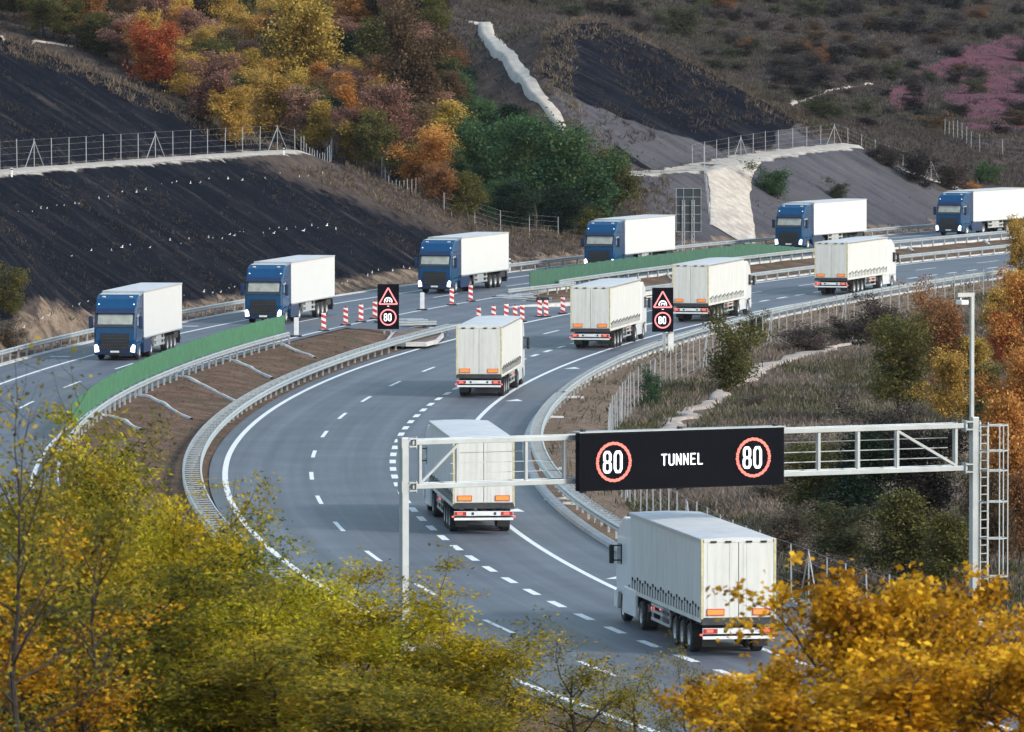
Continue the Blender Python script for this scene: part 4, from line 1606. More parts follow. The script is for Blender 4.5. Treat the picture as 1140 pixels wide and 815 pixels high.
# ------------------------------------------------------------------ beacons
def beacon(kind):
    r = empty('beacon_board', (0, 0, 0))
    MB().box(-.35, .35, -.18, .18, 0, .09).build('foot', M['black'], r, .02)
    if kind == 'white':
        b = MB().box(-.15, .15, -.03, .03, .09, 1.22)
        b.build('board', M['beacw'], r, .02)
    else:
        b = MB().box(-.15, .15, -.025, .025, .09, 1.15).build('board', M['beacw'], r, .01)
        mb = MB()
        for z in (.14, .52, .90):
            z2 = min(z + .17, 1.15)
            mb.prism([(-.15, z), (.15, z - .13 if z > .2 else z - .04), (.15, min(z + .06, 1.14)), (-.15, min(z2 + .02, 1.14))], -.034, -.026, 'y')
            mb.prism([(-.15, z), (.15, z - .13 if z > .2 else z - .04), (.15, min(z + .06, 1.14)), (-.15, min(z2 + .02, 1.14))], .026, .034, 'y')
        mb.build('stripes', M['beacr'], b)
        MB().tube([(0, 0, 1.15), (0, 0, 1.27)], .05, 8).build('warning_lamp', M['taildim'], r)
    return r


pr_rw = beacon('rw')
pr_w = beacon('white')
BL = [(330, 375, 'w', 'white beacon board at the end of the bright green screen'),
      (360.5, 368.5, 'r', 'red and white beacon next right of the white one by the bright green screen'),
      (385, 362.5, 'r', 'red and white beacon third left of the left matrix sign'),
      (402, 358.8, 'r', 'red and white beacon second left of the left matrix sign'),
      (417.5, 355.2, 'r', 'red and white beacon touching the left edge of the left matrix sign'),
      (470, 345.6, 'w', 'white beacon board in front of the third blue truck'),
      (503, 340, 'r', 'red and white beacon under the third blue truck\'s cab, right of the white board'),
      (524, 336, 'r', 'red and white beacon below the third blue truck\'s trailer'),
      (533, 362, 'r2', 'beacon whose tip only just shows above the middle white truck\'s roof'),
      (549.5, 360, 'r2', 'beacon half hidden behind the roof of the middle white truck'),
      (563.7, 357.5, 'r2', 'beacon above the right roof edge of the middle white truck'),
      (573.5, 359.5, 'r2', 'beacon just left of the one clear of the middle white truck'),
      (581.3, 358.5, 'r2', 'beacon standing clear just right of the middle white truck'),
      (600.7, 353, 'r2', 'left board of the paired beacons before the median nose'),
      (607.9, 353, 'r2', 'right board of the paired beacons before the median nose'),
      (626.5, 349.5, 'r2', 'beacon immediately left of the white truck by the right speed sign')]
first = {'r': pr_rw, 'w': pr_w}
for px, py, k, lab in BL:
    zz = ZB if k in ('r', 'w') else 0.12
    key = 'w' if k == 'w' else 'r'
    o = first.pop(key) if key in first else copy_tree(pr_w if key == 'w' else pr_rw)
    P = at(px, py, zz)
    if k == 'r2':
        of = float(off_of(P[0], P[1]))
        l1 = float(L1o(P[1])) - .73
        brr = float(BRo(P[1]))
        zz = 0.004 if of > l1 else float(np.interp(of, [brr, l1], [ZB, 0]))
        P = at(px, py, zz)
        if of < l1 and not (350 < P[1] < 385):
            zz = .42
    o.location = (P[0], P[1], zz + .006)
    o.rotation_euler = (0, 0, random.uniform(-.25, .1))
    if k in ('r', 'r2'):
        o.rotation_euler = (0, 0, random.uniform(-.2, .2))
    tag(o, lab, 'beacon', 'beacon boards closing the median opening')

# removed rail pieces lying on the island noses
for px, py, zz, lab in ((580, 335, .42, 'heap of dismantled guardrail pieces on the second island\'s nose'), (452, 363, .45, 'heap of dismantled guardrail pieces behind the left matrix sign')):
    P = at(px, py, zz)
    r = empty('rail_heap', (P[0], P[1], zz - .02))
    tag(r, lab, 'rail heap')
    for i in range(7):
        a = random.uniform(-.25, .35)
        L = random.uniform(.7, 1.5)
        c = np.array([random.uniform(-1.1, 1.1), random.uniform(-1.5, 1.5), .12 + .1 * (i % 3)])
        d = np.array([math.cos(a), math.sin(a), random.uniform(-.04, .04)]) * L
        mb = MB()
        sweep(mb, [c - d, c, c + d], [(p[0] * 1.2, p[1] - .6) for p in RAILP], 1)
        mb.build('beam', M['galv'], r)
    MB().box(-2.1, -1.6, -.3, .2, 0, .35).build('barrier_foot', M['black'], r, .04)
    MB().box(1.1, 2.0, -.5, .0, 0, .3).build('barrier_foot', M['black'], r, .04)

# white delineator posts
for px, py, zz, lab in ((567.5, 302, ZB, 'white delineator post behind the third blue truck'), (316, 173, None, 'small white marker post on the pale track above the left slope'), (13, 196, None, 'small white marker post at the left end of the pale track')):
    P = at(px, py, zz) if zz is not None else hit(px, py)
    r = empty('delineator_post', P)
    tag(r, lab, 'marker post')
    hh = 1.0 if zz is not None else .55
    MB().box(-.07, .07, -.05, .05, -.1, hh).build('post', M['plate'], r, .02)
    MB().box(-.075, .075, -.056, .056, hh * .72, hh * .88).build('black_band', M['black'], r)

# white pegs that pin the netting on the dark slope
_peg = MB()
_peg.box(-.16, .10, -.04, .04, 0, .05)
_peg.bar((-.02, 0, 0), (.1, 0, .22), .045)
pegm = _peg.mesh('slope_peg', M['tagw'])
rows = [[(20, 240), (80, 229), (140, 216), (200, 207), (260, 200), (320, 197), (362, 196)], [(80, 285), (150, 276), (200, 270), (250, 265), (330, 256), (380, 254)],
        [(5, 372), (60, 352), (120, 330), (200, 318)], [(380, 318), (420, 305), (460, 300)], [(205, 331), (250, 323), (300, 318)]]
for row in rows:
    row = np.array(row, float)
    s = np.concatenate([[0], np.cumsum(np.abs(np.diff(row[:, 0])))])
    t = 0.0
    while t < s[-1]:
        px = np.interp(t, s, row[:, 0])
        py = np.interp(t, s, row[:, 1]) + random.uniform(-3, 3)
        t += random.choice([5, 7, 9, 10, 12, 16, 22])
        P = hit(px, py, 300)
        o = link('slope_peg', pegm)
        o.location = (P[0], P[1], P[2] + .05)
        o.rotation_euler = (random.uniform(-.4, .4), random.uniform(-.4, .4), random.uniform(-1, 1))
        k = random.uniform(.4, .85)
        o.scale = (k, k, k)
        tag(o, 'small white peg in the dark slope behind the blue trucks', 'peg', 'white pegs in the dark left slope')


# ------------------------------------------------------------------ vegetation
def leaf_quads(C, size, aspect, rng, up=0.35, cl=None, droop=0.0):
    """rhombic leaves at the points C"""
    n = len(C)
    nrm = rng.normal(size=(n, 3))
    nrm[:, 2] = np.abs(nrm[:, 2]) * .8 + up
    nrm[:, 1] -= .25
    nrm /= np.linalg.norm(nrm, axis=1)[:, None]
    a = rng.normal(size=(n, 3))
    a[:, 2] -= droop
    a -= nrm * np.sum(a * nrm, 1)[:, None]
    a /= np.linalg.norm(a, axis=1)[:, None]
    b = np.cross(nrm, a)
    sz = size * rng.uniform(.6, 1.35, n)[:, None]
    V = np.stack([C - a * sz * .5, C + b * sz * aspect * .5 + nrm * sz * .08, C + a * sz * .5, C - b * sz * aspect * .5 + nrm * sz * .08], 1)
    Fq = np.arange(n * 4).reshape(n, 4)
    colr = np.zeros((n, 4))
    colr[:, 0] = rng.uniform(0, 1, n)
    colr[:, 1] = cl if cl is not None else .5
    colr[:, 3] = 1
    return V.reshape(-1, 3), Fq, np.repeat(colr, 4, 0)


def gen_tree(seed, H, R, lo, nlimb, nsub, ntw, nleaf, lsize, aspect, sig, env='round', lean=0.0, tr=None, droop=0.0, up_bias=.5, lv=.4):
    """trunk mesh and crown mesh of one tree; crown built from leaves round the twigs"""
    rng = np.random.default_rng(seed)
    mb = MB()
    n = 7
    tp = [np.array([0, 0, -0.4])]
    for i in range(1, n):
        tp.append(np.array([rng.normal(0, .05) * H * .3 + lean * i / n, rng.normal(0, .04) * H * .3, H * .9 * i / (n - 1)]))
    tr = tr or H * .018
    mb.tube(tp, [tr * (1 - .85 * i / (n - 1)) for i in range(n)], 6)
    C, CLs = [], []
    for i in range(nlimb):
        t = lo + (0.97 - lo) * ((i + rng.uniform(0, 1)) / nlimb)
        k = t * (n - 1)
        k0 = min(int(k), n - 2)
        p0 = tp[k0] + (tp[k0 + 1] - tp[k0]) * (k - k0)
        az = i * 2.399 + rng.normal(0, .4)
        s = (t - lo) / (1 - lo)
        if env == 'round':
            e = math.sqrt(max(0.05, 1 - (2 * s - .85) ** 2 * .8))
        elif env == 'cone':
            e = 1.05 - .85 * s
        else:
            e = .5 + .6 * s
        L = R * e * rng.uniform(1 - lv, 1 + lv * .6)
        el = rng.uniform(.15, .5) + s * up_bias
        d = np.array([math.cos(az) * math.cos(el), math.sin(az) * math.cos(el), math.sin(el)])
        pts = [p0]
        for q in range(3):
            d = d + rng.normal(0, .16, 3) + np.array([0, 0, .06])
            d /= np.linalg.norm(d)
            pts.append(pts[-1] + d * L / 3)
        r0 = tr * (.5 - .3 * s)
        mb.tube(pts, [r0, r0 * .7, r0 * .45, r0 * .2], 5, False)
        for j in range(nsub):
            f = rng.uniform(.3, 1.0) * 3
            f0 = min(int(f), 2)
            q0 = pts[f0] + (pts[f0 + 1] - pts[f0]) * (f - f0)
            d2 = d + rng.normal(0, .75, 3) + np.array([0, 0, .15])
            d2 /= np.linalg.norm(d2)
            L2 = L * rng.uniform(.25, .5)
            q1 = q0 + d2 * L2
            mb.tube([q0, (q0 + q1) / 2 + rng.normal(0, .04 * L2, 3), q1], [r0 * .35, r0 * .22, r0 * .1], 4, False)
            cl = np.clip(rng.normal(.5, .22) + (s - .5) * .12, 0, 1)
            for w_ in range(ntw):
                u = rng.uniform(.2, 1.1)
                c = q0 + (q1 - q0) * u + rng.normal(0, sig * 1.2, 3)
                m = max(2, int(nleaf * rng.uniform(.5, 1.5)))
                C.append(c + rng.normal(0, 1, (m, 3)) * np.array([sig, sig, sig * .7]))
                CLs.append(np.full(m, np.clip(cl + rng.normal(0, .08), 0, 1)))
    C = np.concatenate(C)
    CLs = np.concatenate(CLs)
    V, Fq, colr = leaf_quads(C, lsize, aspect, rng, .35, CLs, droop)
    return mb, V, Fq, colr


def tree_meshes(name, *a, bark='bark', **k):
    mb, V, Fq, colr = gen_tree(*a, **k)
    h_ = float(np.percentile(V[:, 2], 99.3))
    r_ = float(np.percentile(np.hypot(V[:, 0], V[:, 1]), 93))
    return (mb, V, Fq, colr, h_, r_) if name is None else _finish(name, bark, mb, V, Fq, colr, h_, r_)


def _finish(name, bark, mb, V, Fq, colr, h_, r_):
    return mb.mesh(name + '_trunk', M[bark]), np_mesh(name + '_crown', V, Fq, [M['l_olive']], attrs={'leafcol': colr}), h_, r_


LM = {
    'olive': ((0.042, 0.046, 0.016), (0.105, 0.100, 0.030), (0.20, 0.17, 0.05)),
    'green': ((0.0175, 0.0525, 0.03), (0.0475, 0.1025, 0.045), (0.1187, 0.1688, 0.0525)),
    'dkgreen': ((0.008, 0.020, 0.014), (0.018, 0.036, 0.022), (0.04, 0.058, 0.026)),
    'yellow': ((0.149, 0.098, 0.021), (0.391, 0.259, 0.052), (0.644, 0.46, 0.103)),
    'gold': ((0.175, 0.103, 0.025), (0.413, 0.25, 0.055), (0.65, 0.425, 0.1)),
    'orange': ((0.2, 0.077, 0.022), (0.475, 0.206, 0.053), (0.7, 0.362, 0.094)),
    'red': ((0.138, 0.033, 0.018), (0.375, 0.085, 0.033), (0.575, 0.188, 0.056)),
    'pink': ((0.126, 0.059, 0.048), (0.294, 0.152, 0.116), (0.452, 0.273, 0.173)),
    'brown': ((0.048, 0.031, 0.019), (0.115, 0.073, 0.041), (0.20, 0.135, 0.07)),
    'rust': ((0.098, 0.041, 0.021), (0.23, 0.101, 0.041), (0.38, 0.19, 0.071)),
    'dark': ((0.012, 0.010, 0.010), (0.030, 0.024, 0.021), (0.062, 0.046, 0.036)),
    'fgreen': ((0.08, 0.10, 0.008), (0.31, 0.295, 0.016), (0.66, 0.51, 0.025)),
    'fyellow': ((0.11, 0.1, 0.008), (0.4, 0.3, 0.015), (0.72, 0.5, 0.025)),
    'fgold': ((0.13, 0.048, 0.004), (0.53, 0.265, 0.012), (0.85, 0.5, 0.03)),
    'fmix': ((0.045, 0.048, 0.009), (0.175, 0.155, 0.016), (0.5, 0.34, 0.025)),
    'drygrass': ((0.065, 0.048, 0.038), (0.15, 0.112, 0.082), (0.25, 0.195, 0.135)),
    'drydark': ((0.024, 0.020, 0.020), (0.066, 0.053, 0.046), (0.135, 0.106, 0.082)),
    'weeds': ((0.085, 0.062, 0.05), (0.19, 0.145, 0.115), (0.31, 0.25, 0.19)),
    'scrub': ((0.0299, 0.0238, 0.0229), (0.0748, 0.0563, 0.0493), (0.132, 0.1012, 0.081)),
    'scrubgreen': ((0.03, 0.036, 0.018), (0.072, 0.074, 0.034), (0.13, 0.12, 0.055)),
}
for k, v in LM.items():
    M['l_' + k] = leaf_mat(k + '_leaves', *v)

# distant tree shapes
TV = []
for i in range(8):
    TV.append(tree_meshes('broadleaf', 100 + i, 8.0, 2.7, .22, 16, 7, 6, 20, .215, .7, .31, env=['round', 'round', 'up', 'cone'][i % 4]))
SV = []
for i in range(5):
    SV.append(tree_meshes('shrub', 200 + i, 3.0, 1.7, .08, 12, 6, 6, 15, .145, .65, .20, env='up'))
BV = []
for i in range(3):
    BV.append(tree_meshes('bareshrub', 240 + i, 3.2, 1.7, .08, 14, 7, 4, 3, .14, .5, .2, env='up', bark='barkdark'))


def plant(px, pyb, pyt, wpx, kind, col, label=None, group=None, Y=None, name=None, cat=None, dz=-.15):
    P = hit(px, pyb, 165 if pyb > 270 else 300) if Y is None else None
    if Y is not None:
        q = at_depth(px, pyb, Y)
        P = np.array([q[0], Y, tz(q[0], Y)])
    sc = P[1] / F
    top = CAMH - (pyt / F) * P[1] * 1.0
    H = max(1.0, top - P[2])
    Wd = wpx * sc
    var = {'tree': TV, 'shrub': SV, 'bare': BV}[kind]
    vi = random.randrange(len(var))
    h0, r0 = var[vi][2], var[vi][3]
    name = name or {'tree': 'autumn_tree', 'shrub': 'shrub', 'bare': 'bare_shrub'}[kind]
    r = empty(name, (P[0], P[1], P[2] + dz), random.uniform(0, 6.28))
    kx = Wd / 2 / r0
    r.scale = (kx * random.uniform(.92, 1.08), kx * random.uniform(.92, 1.08), H / h0)
    t = link('trunk', var[vi][0], r)
    c = link('crown', var[vi][1], r)
    c.material_slots[0].link = 'OBJECT'
    c.material_slots[0].material = M['l_' + col]
    tag(r, label, cat or ('tree' if kind == 'tree' else 'shrub'), group)
    return r


LAND = [
    (175, 106, 22, 58, 'tree', 'red', 'bright red orange tree at the upper left, above the edge of the dark slope'),
    (236, 140, 58, 62, 'tree', 'pink', 'pinkish tree right of the bright red orange tree'),
    (338, 120, -10, 82, 'tree', 'yellow', 'tall golden yellow tree with open crown at the top of the wood'),
    (300, 78, 25, 46, 'tree', 'gold', 'dull gold tree just left of the tall golden yellow tree'),
    (262, 165, 95, 52, 'tree', 'gold', 'small gold tree at the lower edge of the wood above the left fence'),
    (307, 160, 85, 58, 'tree', 'gold', 'olive gold tree below the tall golden yellow tree'),
    (336, 165, 95, 46, 'tree', 'pink', 'pink tree above the bend of the fence'),
    (356, 172, 112, 44, 'tree', 'yellow', 'yellow tree standing right behind the end of the left fence'),
    (383, 160, 94, 46, 'tree', 'orange', 'soft orange tree above the end of the left fence'),
    (430, 190, 92, 60, 'tree', 'pink', 'peach coloured tall tree in the middle of the wood'),
    (455, 160, -5, 66, 'tree', 'brown', 'tall rust brown tree at the top centre of the wood'),
    (505, 178, 112, 58, 'tree', 'yellow', 'bright yellow tree left of the green trees'),
    (474, 222, 140, 58, 'tree', 'orange', 'orange tree below the bright yellow tree'),
    (490, 232, 180, 44, 'tree', 'rust', 'rusty tree at the foot of the wood beside the green trees'),
    (415, 100, 20, 52, 'tree', 'olive', 'olive tree left of the tall rust brown tree'),
    (548, 245, 128, 72, 'tree', 'green', 'green tree at the left of the green clump in the gully'),
    (595, 258, 128, 90, 'tree', 'green', 'largest green tree in the middle of the gully clump'),
    (645, 262, 138, 82, 'tree', 'green', 'green tree right of the largest one in the gully, under the pale chute'),
    (685, 250, 165, 56, 'tree', 'olive', 'olive green tree at the right end of the gully clump'),
    (570, 258, 200, 56, 'tree', 'dkgreen', 'dark low green tree at the front of the gully clump'),
    (625, 265, 205, 50, 'tree', 'dkgreen', 'dark green bush like tree in front of the gully clump, above the blue truck'),
    (520, 248, 190, 42, 'tree', 'olive', 'small olive tree at the left foot of the green clump'),
    (655, 268, 225, 44, 'shrub', 'olive', 'olive yellow bush just left of the blue truck behind the dark green screen'),
    (858, 218, 178, 44, 'shrub', 'green', 'single green shrub on the grey slope right of the ramp'),
    (932, 222, 196, 22, 'shrub', 'scrubgreen', 'small faint shrub lower on the grey slope'),
    (1022, 205, 160, 44, 'shrub', 'dark', 'dark brush clump on the right part of the grey slope'),
    (1062, 212, 170, 46, 'shrub', 'scrub', 'brown brush clump beside the dark brush on the right slope'),
    (1096, 205, 178, 36, 'shrub', 'green', 'green bush on the brown slope at the far right'),
    (1080, 216, 200, 22, 'shrub', 'orange', 'small orange bush just above the last blue truck'),
    (985, 185, 158, 40, 'shrub', 'scrub', 'brown brush clump under the pale track on the right slope'),
    (10, 350, 285, 44, 'shrub', 'olive', 'olive bush on the earth spur at the left edge'),
    (12, 390, 345, 40, 'shrub', 'drygrass', 'dry bush at the foot of the earth spur at the left edge'),
    (910, 135, 106, 40, 'shrub', 'scrubgreen', 'grey green bush at the end of the upper hillside track'),
    (828, 62, 40, 18, 'shrub', 'rust', 'small rusty bush high on the brown hillside, left one of three'),
    (880, 60, 40, 20, 'shrub', 'rust', 'small rusty bush high on the brown hillside, middle one of three'),
    (912, 72, 46, 24, 'shrub', 'rust', 'small rusty bush high on the brown hillside, right one of three'),
    (764, 40, -4, 46, 'shrub', 'scrubgreen', 'green bush on the ridge at the top, right of centre'),
    # right side of the road
    (812, 436, 345, 66, 'shrub', 'olive', 'tall olive green bush by the right fence, below the white trucks'),
    (724, 452, 404, 30, 'shrub', 'green', 'dark green bush growing through the right fence'),
    (838, 372, 342, 36, 'shrub', 'olive', 'pale olive bush against the right guardrail'),
    (842, 455, 438, 44, 'shrub', 'drygrass', 'dry bush beside the pale path'),
    (940, 432, 390, 52, 'bare', 'brown', 'bare twiggy shrub right of the pale path'),
    (895, 392, 356, 60, 'shrub', 'scrub', 'dark leafless brush in front of the farthest white truck'),
    (945, 380, 350, 60, 'shrub', 'scrub', 'low brown brush at the right end of the post fence'),
    (1000, 470, 348, 78, 'tree', 'olive', 'large olive tree left of the camera mast'),
    (978, 384, 326, 56, 'shrub', 'scrub', 'dark brush left of the camera mast arm'),
    (1035, 400, 310, 56, 'shrub', 'rust', 'rusty brush behind the camera mast arm'),
    (1136, 305, 240, 36, 'tree', 'gold', 'round brown gold tree at the right edge beside the last blue truck', 420),
    (1112, 400, 318, 50, 'tree', 'gold', 'tall tan tree right of the camera mast'),
    (1140, 420, 300, 60, 'tree', 'orange', 'orange tree at the right edge, level with the mast top'),
    (1140, 375, 300, 50, 'tree', 'gold', 'gold brown tree at the right edge under the round one'),
    (1082, 440, 372, 44, 'tree', 'yellow', 'yellow tree just behind the camera mast'),
    (1145, 470, 400, 50, 'tree', 'gold', 'gold tree at the right edge, level with the gantry\'s top chord'),
    (1058, 478, 388, 56, 'tree', 'gold', 'golden tree left of the mast, above the gantry'),
    (1095, 490, 402, 46, 'tree', 'olive', 'green yellow tree just right of the mast, above the ladder'),
    (1115, 420, 345, 30, 'tree', 'red', 'small vivid red orange tree right of the mast'),
    (1052, 440, 345, 54, 'tree', 'rust', 'dark red brown tree behind the mast'),
    (1130, 520, 380, 74, 'tree', 'orange', 'big orange tree at the right edge above the ladder cage'),
    (1122, 590, 440, 70, 'tree', 'orange', 'orange tree right of the ladder cage'),
    (1135, 640, 520, 60, 'tree', 'rust', 'rust tree at the right edge below the orange one'),
    (1100, 650, 520, 60, 'tree', 'brown', 'dark brown tree behind the ladder cage'),
    (905, 520, 470, 80, 'shrub', 'weeds', 'brown brush above the right arm of the gantry'),
    (985, 515, 440, 80, 'shrub', 'scrub', 'tall dead brush behind the right arm of the gantry'),
    (955, 600, 475, 90, 'tree', 'dkgreen', 'dark green tree behind the right arm of the gantry'),
    (1025, 600, 470, 90, 'tree', 'dark', 'very dark tree between gantry arm and right post'),
    (905, 590, 490, 80, 'tree', 'olive', 'olive tree just right of the tunnel sign'),
    (1005, 660, 545, 80, 'tree', 'olive', 'olive tree above the golden foreground tree'),
    (930, 650, 560, 80, 'tree', 'scrubgreen', 'grey green tree above the golden foreground tree'),
    (1055, 670, 570, 70, 'tree', 'olive', 'olive tree left of the gantry\'s right post'),
    (880, 620, 555, 60, 'shrub', 'drygrass', 'brown brush right of the nearest white truck'),
    (905, 660, 605, 70, 'shrub', 'weeds', 'brown brush behind the short fence posts by the nearest truck'),
    (860, 560, 520, 60, 'shrub', 'drygrass', 'dry reeds just under the right end of the tunnel sign'),
    (820, 500, 470, 50, 'shrub', 'weeds', 'low brown brush above the tunnel sign'),
]
for e in LAND:
    plant(*e[:6], label=e[6], Y=e[7] if len(e) > 7 else None)

# the mixed wood filling the hillside: many trees of a few kinds
WOOD = []
rw = random.Random(11)
for i in range(1400):
    px = rw.uniform(-40, 700)
    py = rw.uniform(-8, 262)
    # edge of the wood: above the cut and left of the chute
    edge = np.interp(px, [-40, 0, 60, 140, 200, 260, 330, 345, 400, 450, 500, 560, 640, 700], [20, 30, 52, 88, 118, 146, 168, 175, 190, 212, 238, 255, 262, 230])
    top = np.interp(px, [-40, 380, 480, 500, 520, 560, 610, 650, 700], [-30, -30, 10, 70, 125, 150, 180, 205, 225])
    if py > edge - 3 or py < top + 8:
        continue
    if any((px - a) ** 2 + ((py - b) * 2.0) ** 2 < (17 if px < 480 else 20) ** 2 for a, b in WOOD):
        continue
    WOOD.append((px, py))
KL = {'olive': 'olive', 'gold': 'dull gold', 'brown': 'brown', 'rust': 'rust coloured', 'green': 'green', 'pink': 'pinkish', 'orange': 'orange', 'dkgreen': 'dark green', 'yellow': 'yellow'}
for px, py in WOOD:
    if px > 505:
        col = rw.choices(['green', 'olive', 'dkgreen'], [5, 2, 4])[0]
        zone = 'in the gully below the pale chute'
    elif py < 52 or px < 130:
        col = rw.choices(['olive', 'brown', 'rust', 'dkgreen', 'gold'], [5, 5, 2, 2.2, 1])[0]
        zone = 'on the top rows of the wooded hillside'
    elif px < 330:
        col = rw.choices(['gold', 'pink', 'orange', 'olive', 'brown', 'yellow'], [4, 3, 1.5, 2.5, 1.5, 1.2])[0]
        zone = 'in the wood above the fenced track'
    else:
        col = rw.choices(['rust', 'orange', 'pink', 'olive', 'brown', 'dkgreen', 'gold', 'yellow'], [2.5, 2, 2.5, 2.5, 2, 1.6, 2, .8])[0]
        zone = 'in the wood left of the gully'
    h = rw.uniform(42, 74) * (0.8 if px > 505 else 1)
    plant(px, py, py - h, rw.uniform(32, 50), 'tree', col, '%s tree %s' % (KL[col], zone), '%s trees of the mixed wood %s' % (KL[col], zone))

# shrubs dotted over the brown hillside beyond
HS = []
for i in range(420):
    px = rw.uniform(480, 1180)
    py = rw.uniform(-6, 150)
    ridge = np.interp(px, [480, 520, 600, 650, 700, 750, 800, 850, 890, 1060, 1180], [10, 12, 14, 14, 32, 56, 80, 104, 132, 146, 160])
    if py > ridge:
        continue
    if any((px - a) ** 2 + ((py - b) * 1.6) ** 2 < 15 ** 2 for a, b in HS):
        continue
    if px > 1035 and 60 < py < 150 and rw.random() < .7:
        continue
    HS.append((px, py))
for px, py in HS[:170]:
    col = rw.choices(['scrub', 'dark', 'scrubgreen', 'brown', 'rust'], [6, 5, 3, 2, .5])[0]
    nm = {'scrub': 'grey brown', 'dark': 'dark', 'scrubgreen': 'grey green', 'brown': 'brown', 'rust': 'rusty'}[col]
    s = rw.uniform(10, 26)
    plant(px, py + 4, py + 4 - s, s * rw.uniform(1.2, 2.0), 'shrub', col, '%s low bush on the brown hillside beyond the second cut' % nm, '%s bushes on the brown hillside beyond the second cut' % nm)


# ---- ground cover: grass tufts and low scrub, one object per kind
def scatter(name, n, xr, yr, keep, size, col, blades=4, hgt=1.0, seed=0, wd=.075):
    rng = np.random.default_rng(seed)
    x = rng.uniform(*xr, n)
    y = rng.uniform(*yr, n)
    inview = np.abs(x) < (y / F * 570) * 1.35 + 9
    x, y = x[inview], y[inview]
    z, off, u, u1, u2, cut, inr = terrain(x, y, True)
    p = keep(x, y, z, off, u, u1, u2, cut) * (~inr) * (1 - .93 * red_zone(x, y, z))
    ok = rng.uniform(0, 1, len(x)) < p
    for tp_, tw_ in TRACKS:
        near = ok & (x > tp_[:, 0].min() - 3) & (x < tp_[:, 0].max() + 3) & (y > tp_[:, 1].min() - 9) & (y < tp_[:, 1].max() + 3)
        idx = np.nonzero(near)[0]
        if len(idx):
            dy_ = y[idx, None] - tp_[None, :, 1]
            dd = np.min(np.hypot(x[idx, None] - tp_[None, :, 0], np.where(dy_ < 0, dy_ * .22, dy_)), 1)
            ok[idx[dd < tw_ * .5 + size * .5]] = False
    x, y, z = x[ok], y[ok], z[ok]
    m = len(x)
    s = size * rng.uniform(.5, 1.5, m)
    base_ = np.stack([x, y, z], 1)
    C = np.repeat(base_, blades, 0)
    ss = np.repeat(s, blades)
    d = rng.normal(0, 1, (m * blades, 3))
    d[:, 2] = np.abs(d[:, 2]) * hgt + .5 * hgt
    d /= np.linalg.norm(d, axis=1)[:, None]
    side = np.cross(d, rng.normal(0, 1, (m * blades, 3)))
    side /= np.linalg.norm(side, axis=1)[:, None]
    o = rng.normal(0, .35, (m * blades, 3)) * ss[:, None]
    o[:, 2] = -.04
    A = C + o
    L = (ss * rng.uniform(.6, 1.3, m * blades))[:, None]
    V = np.stack([A - side * L * wd * .5, A + d * L * .55 - side * L * wd, A + d * L, A + d * L * .5 + side * L * wd], 1)
    colr = np.zeros((m * blades, 4))
    colr[:, 0] = rng.uniform(0, 1, m * blades)
    colr[:, 1] = np.repeat(np.clip(vnoise(x / 3, y / 3, 4) * .7 + rng.uniform(0, .3, m), 0, 1), blades)
    colr[:, 3] = 1
    me = np_mesh(name, V.reshape(-1, 3), np.arange(m * blades * 4).reshape(-1, 4), [M['l_' + col]], attrs={'leafcol': np.repeat(colr, 4, 0)})
    return tag(link(name, me), kind='stuff')


def k_dark(x, y, z, off, u, u1, u2, cut):
    pat = sstep(.5, .72, vnoise(y / 1.6, u / 9, 31) * .55 + vnoise(x / 5, y / 5, 32) * .45)
    return np.where(cut & (u > 2.5) & (y < 455) & ((u < u1) | (u > u2)), .05 + .9 * pat * sstep(.0, 1.0, .35 + (y - 330) / 180), 0)


o = scatter('dry_grass', 260000, (-75, 12), (300, 560), k_dark, .24, 'drydark', 4, 1.2, 1)
tag(o, 'dry grass clumps scattered over the black left slope', 'grass')


def k_edge(x, y, z, off, u, u1, u2, cut):
    nat = nat_z(x, y) - cut_z(x, y)[0]
    return np.where((u > 3) & (y < 520) & (np.abs(nat) < 1.6) & ((u < u1 - .5) | (u > u2 + .5)), .9, 0)


o = scatter('dry_scrub', 160000, (-75, 30), (320, 560), k_edge, .42, 'drygrass', 6, 1.3, 2)
tag(o, 'dry brush along the upper edge of the black left slope', 'scrub')


def k_hill(x, y, z, off, u, u1, u2, cut):
    return np.where((u > u2 + 1) & (~cut), np.where(x < 10 + (y - 560) * -.1, .5, .95), np.where(cut & (y > 470) & (u > u2 + 3), .75 * sstep(.40, .62, vnoise(x / 3, y / 7, 51)), 0))


o = scatter('hillside_scrub', 330000, (-95, 110), (440, 900), k_hill, .48, 'scrub', 5, 1.1, 3)
tag(o, 'grey brown scrub covering the hills behind the road', 'scrub')


def k_hill2(x, y, z, off, u, u1, u2, cut):
    return np.where((u > u2 + 1) & (~cut), .8 * sstep(.5, .62, vnoise(x / 12, y / 25, 61)), 0)


o = scatter('hillside_scrub', 120000, (-60, 110), (520, 900), k_hill2, .5, 'scrubgreen', 5, 1.0, 4)
tag(o, 'grey green scrub patches on the far brown hill', 'scrub')


def k_grey(x, y, z, off, u, u1, u2, cut):
    return np.where(cut & (y > 455) & (u > 2.4), .05 + .6 * sstep(.56, .75, vnoise(x / 4, y / 5, 71)), 0) + np.where((u > .6) & (u < 3.2) & (y > 330), .5, 0)


o = scatter('slope_grass', 90000, (-40, 75), (330, 600), k_grey, .26, 'scrubgreen', 4, 1.0, 5)
tag(o, 'thin grass at the toe of the slopes along the far guardrail', 'grass')


def k_right(x, y, z, off, u, u1, u2, cut):
    k = Ko(y)
    return np.where(off > Fo(y) - .2, .9 * sstep(Fo(y) - .2, Fo(y) + 2, off) * (1 - .5 * sstep(.55, .7, vnoise(x / 3, y / 5, 81))), .05 * (off > k + 1.2))


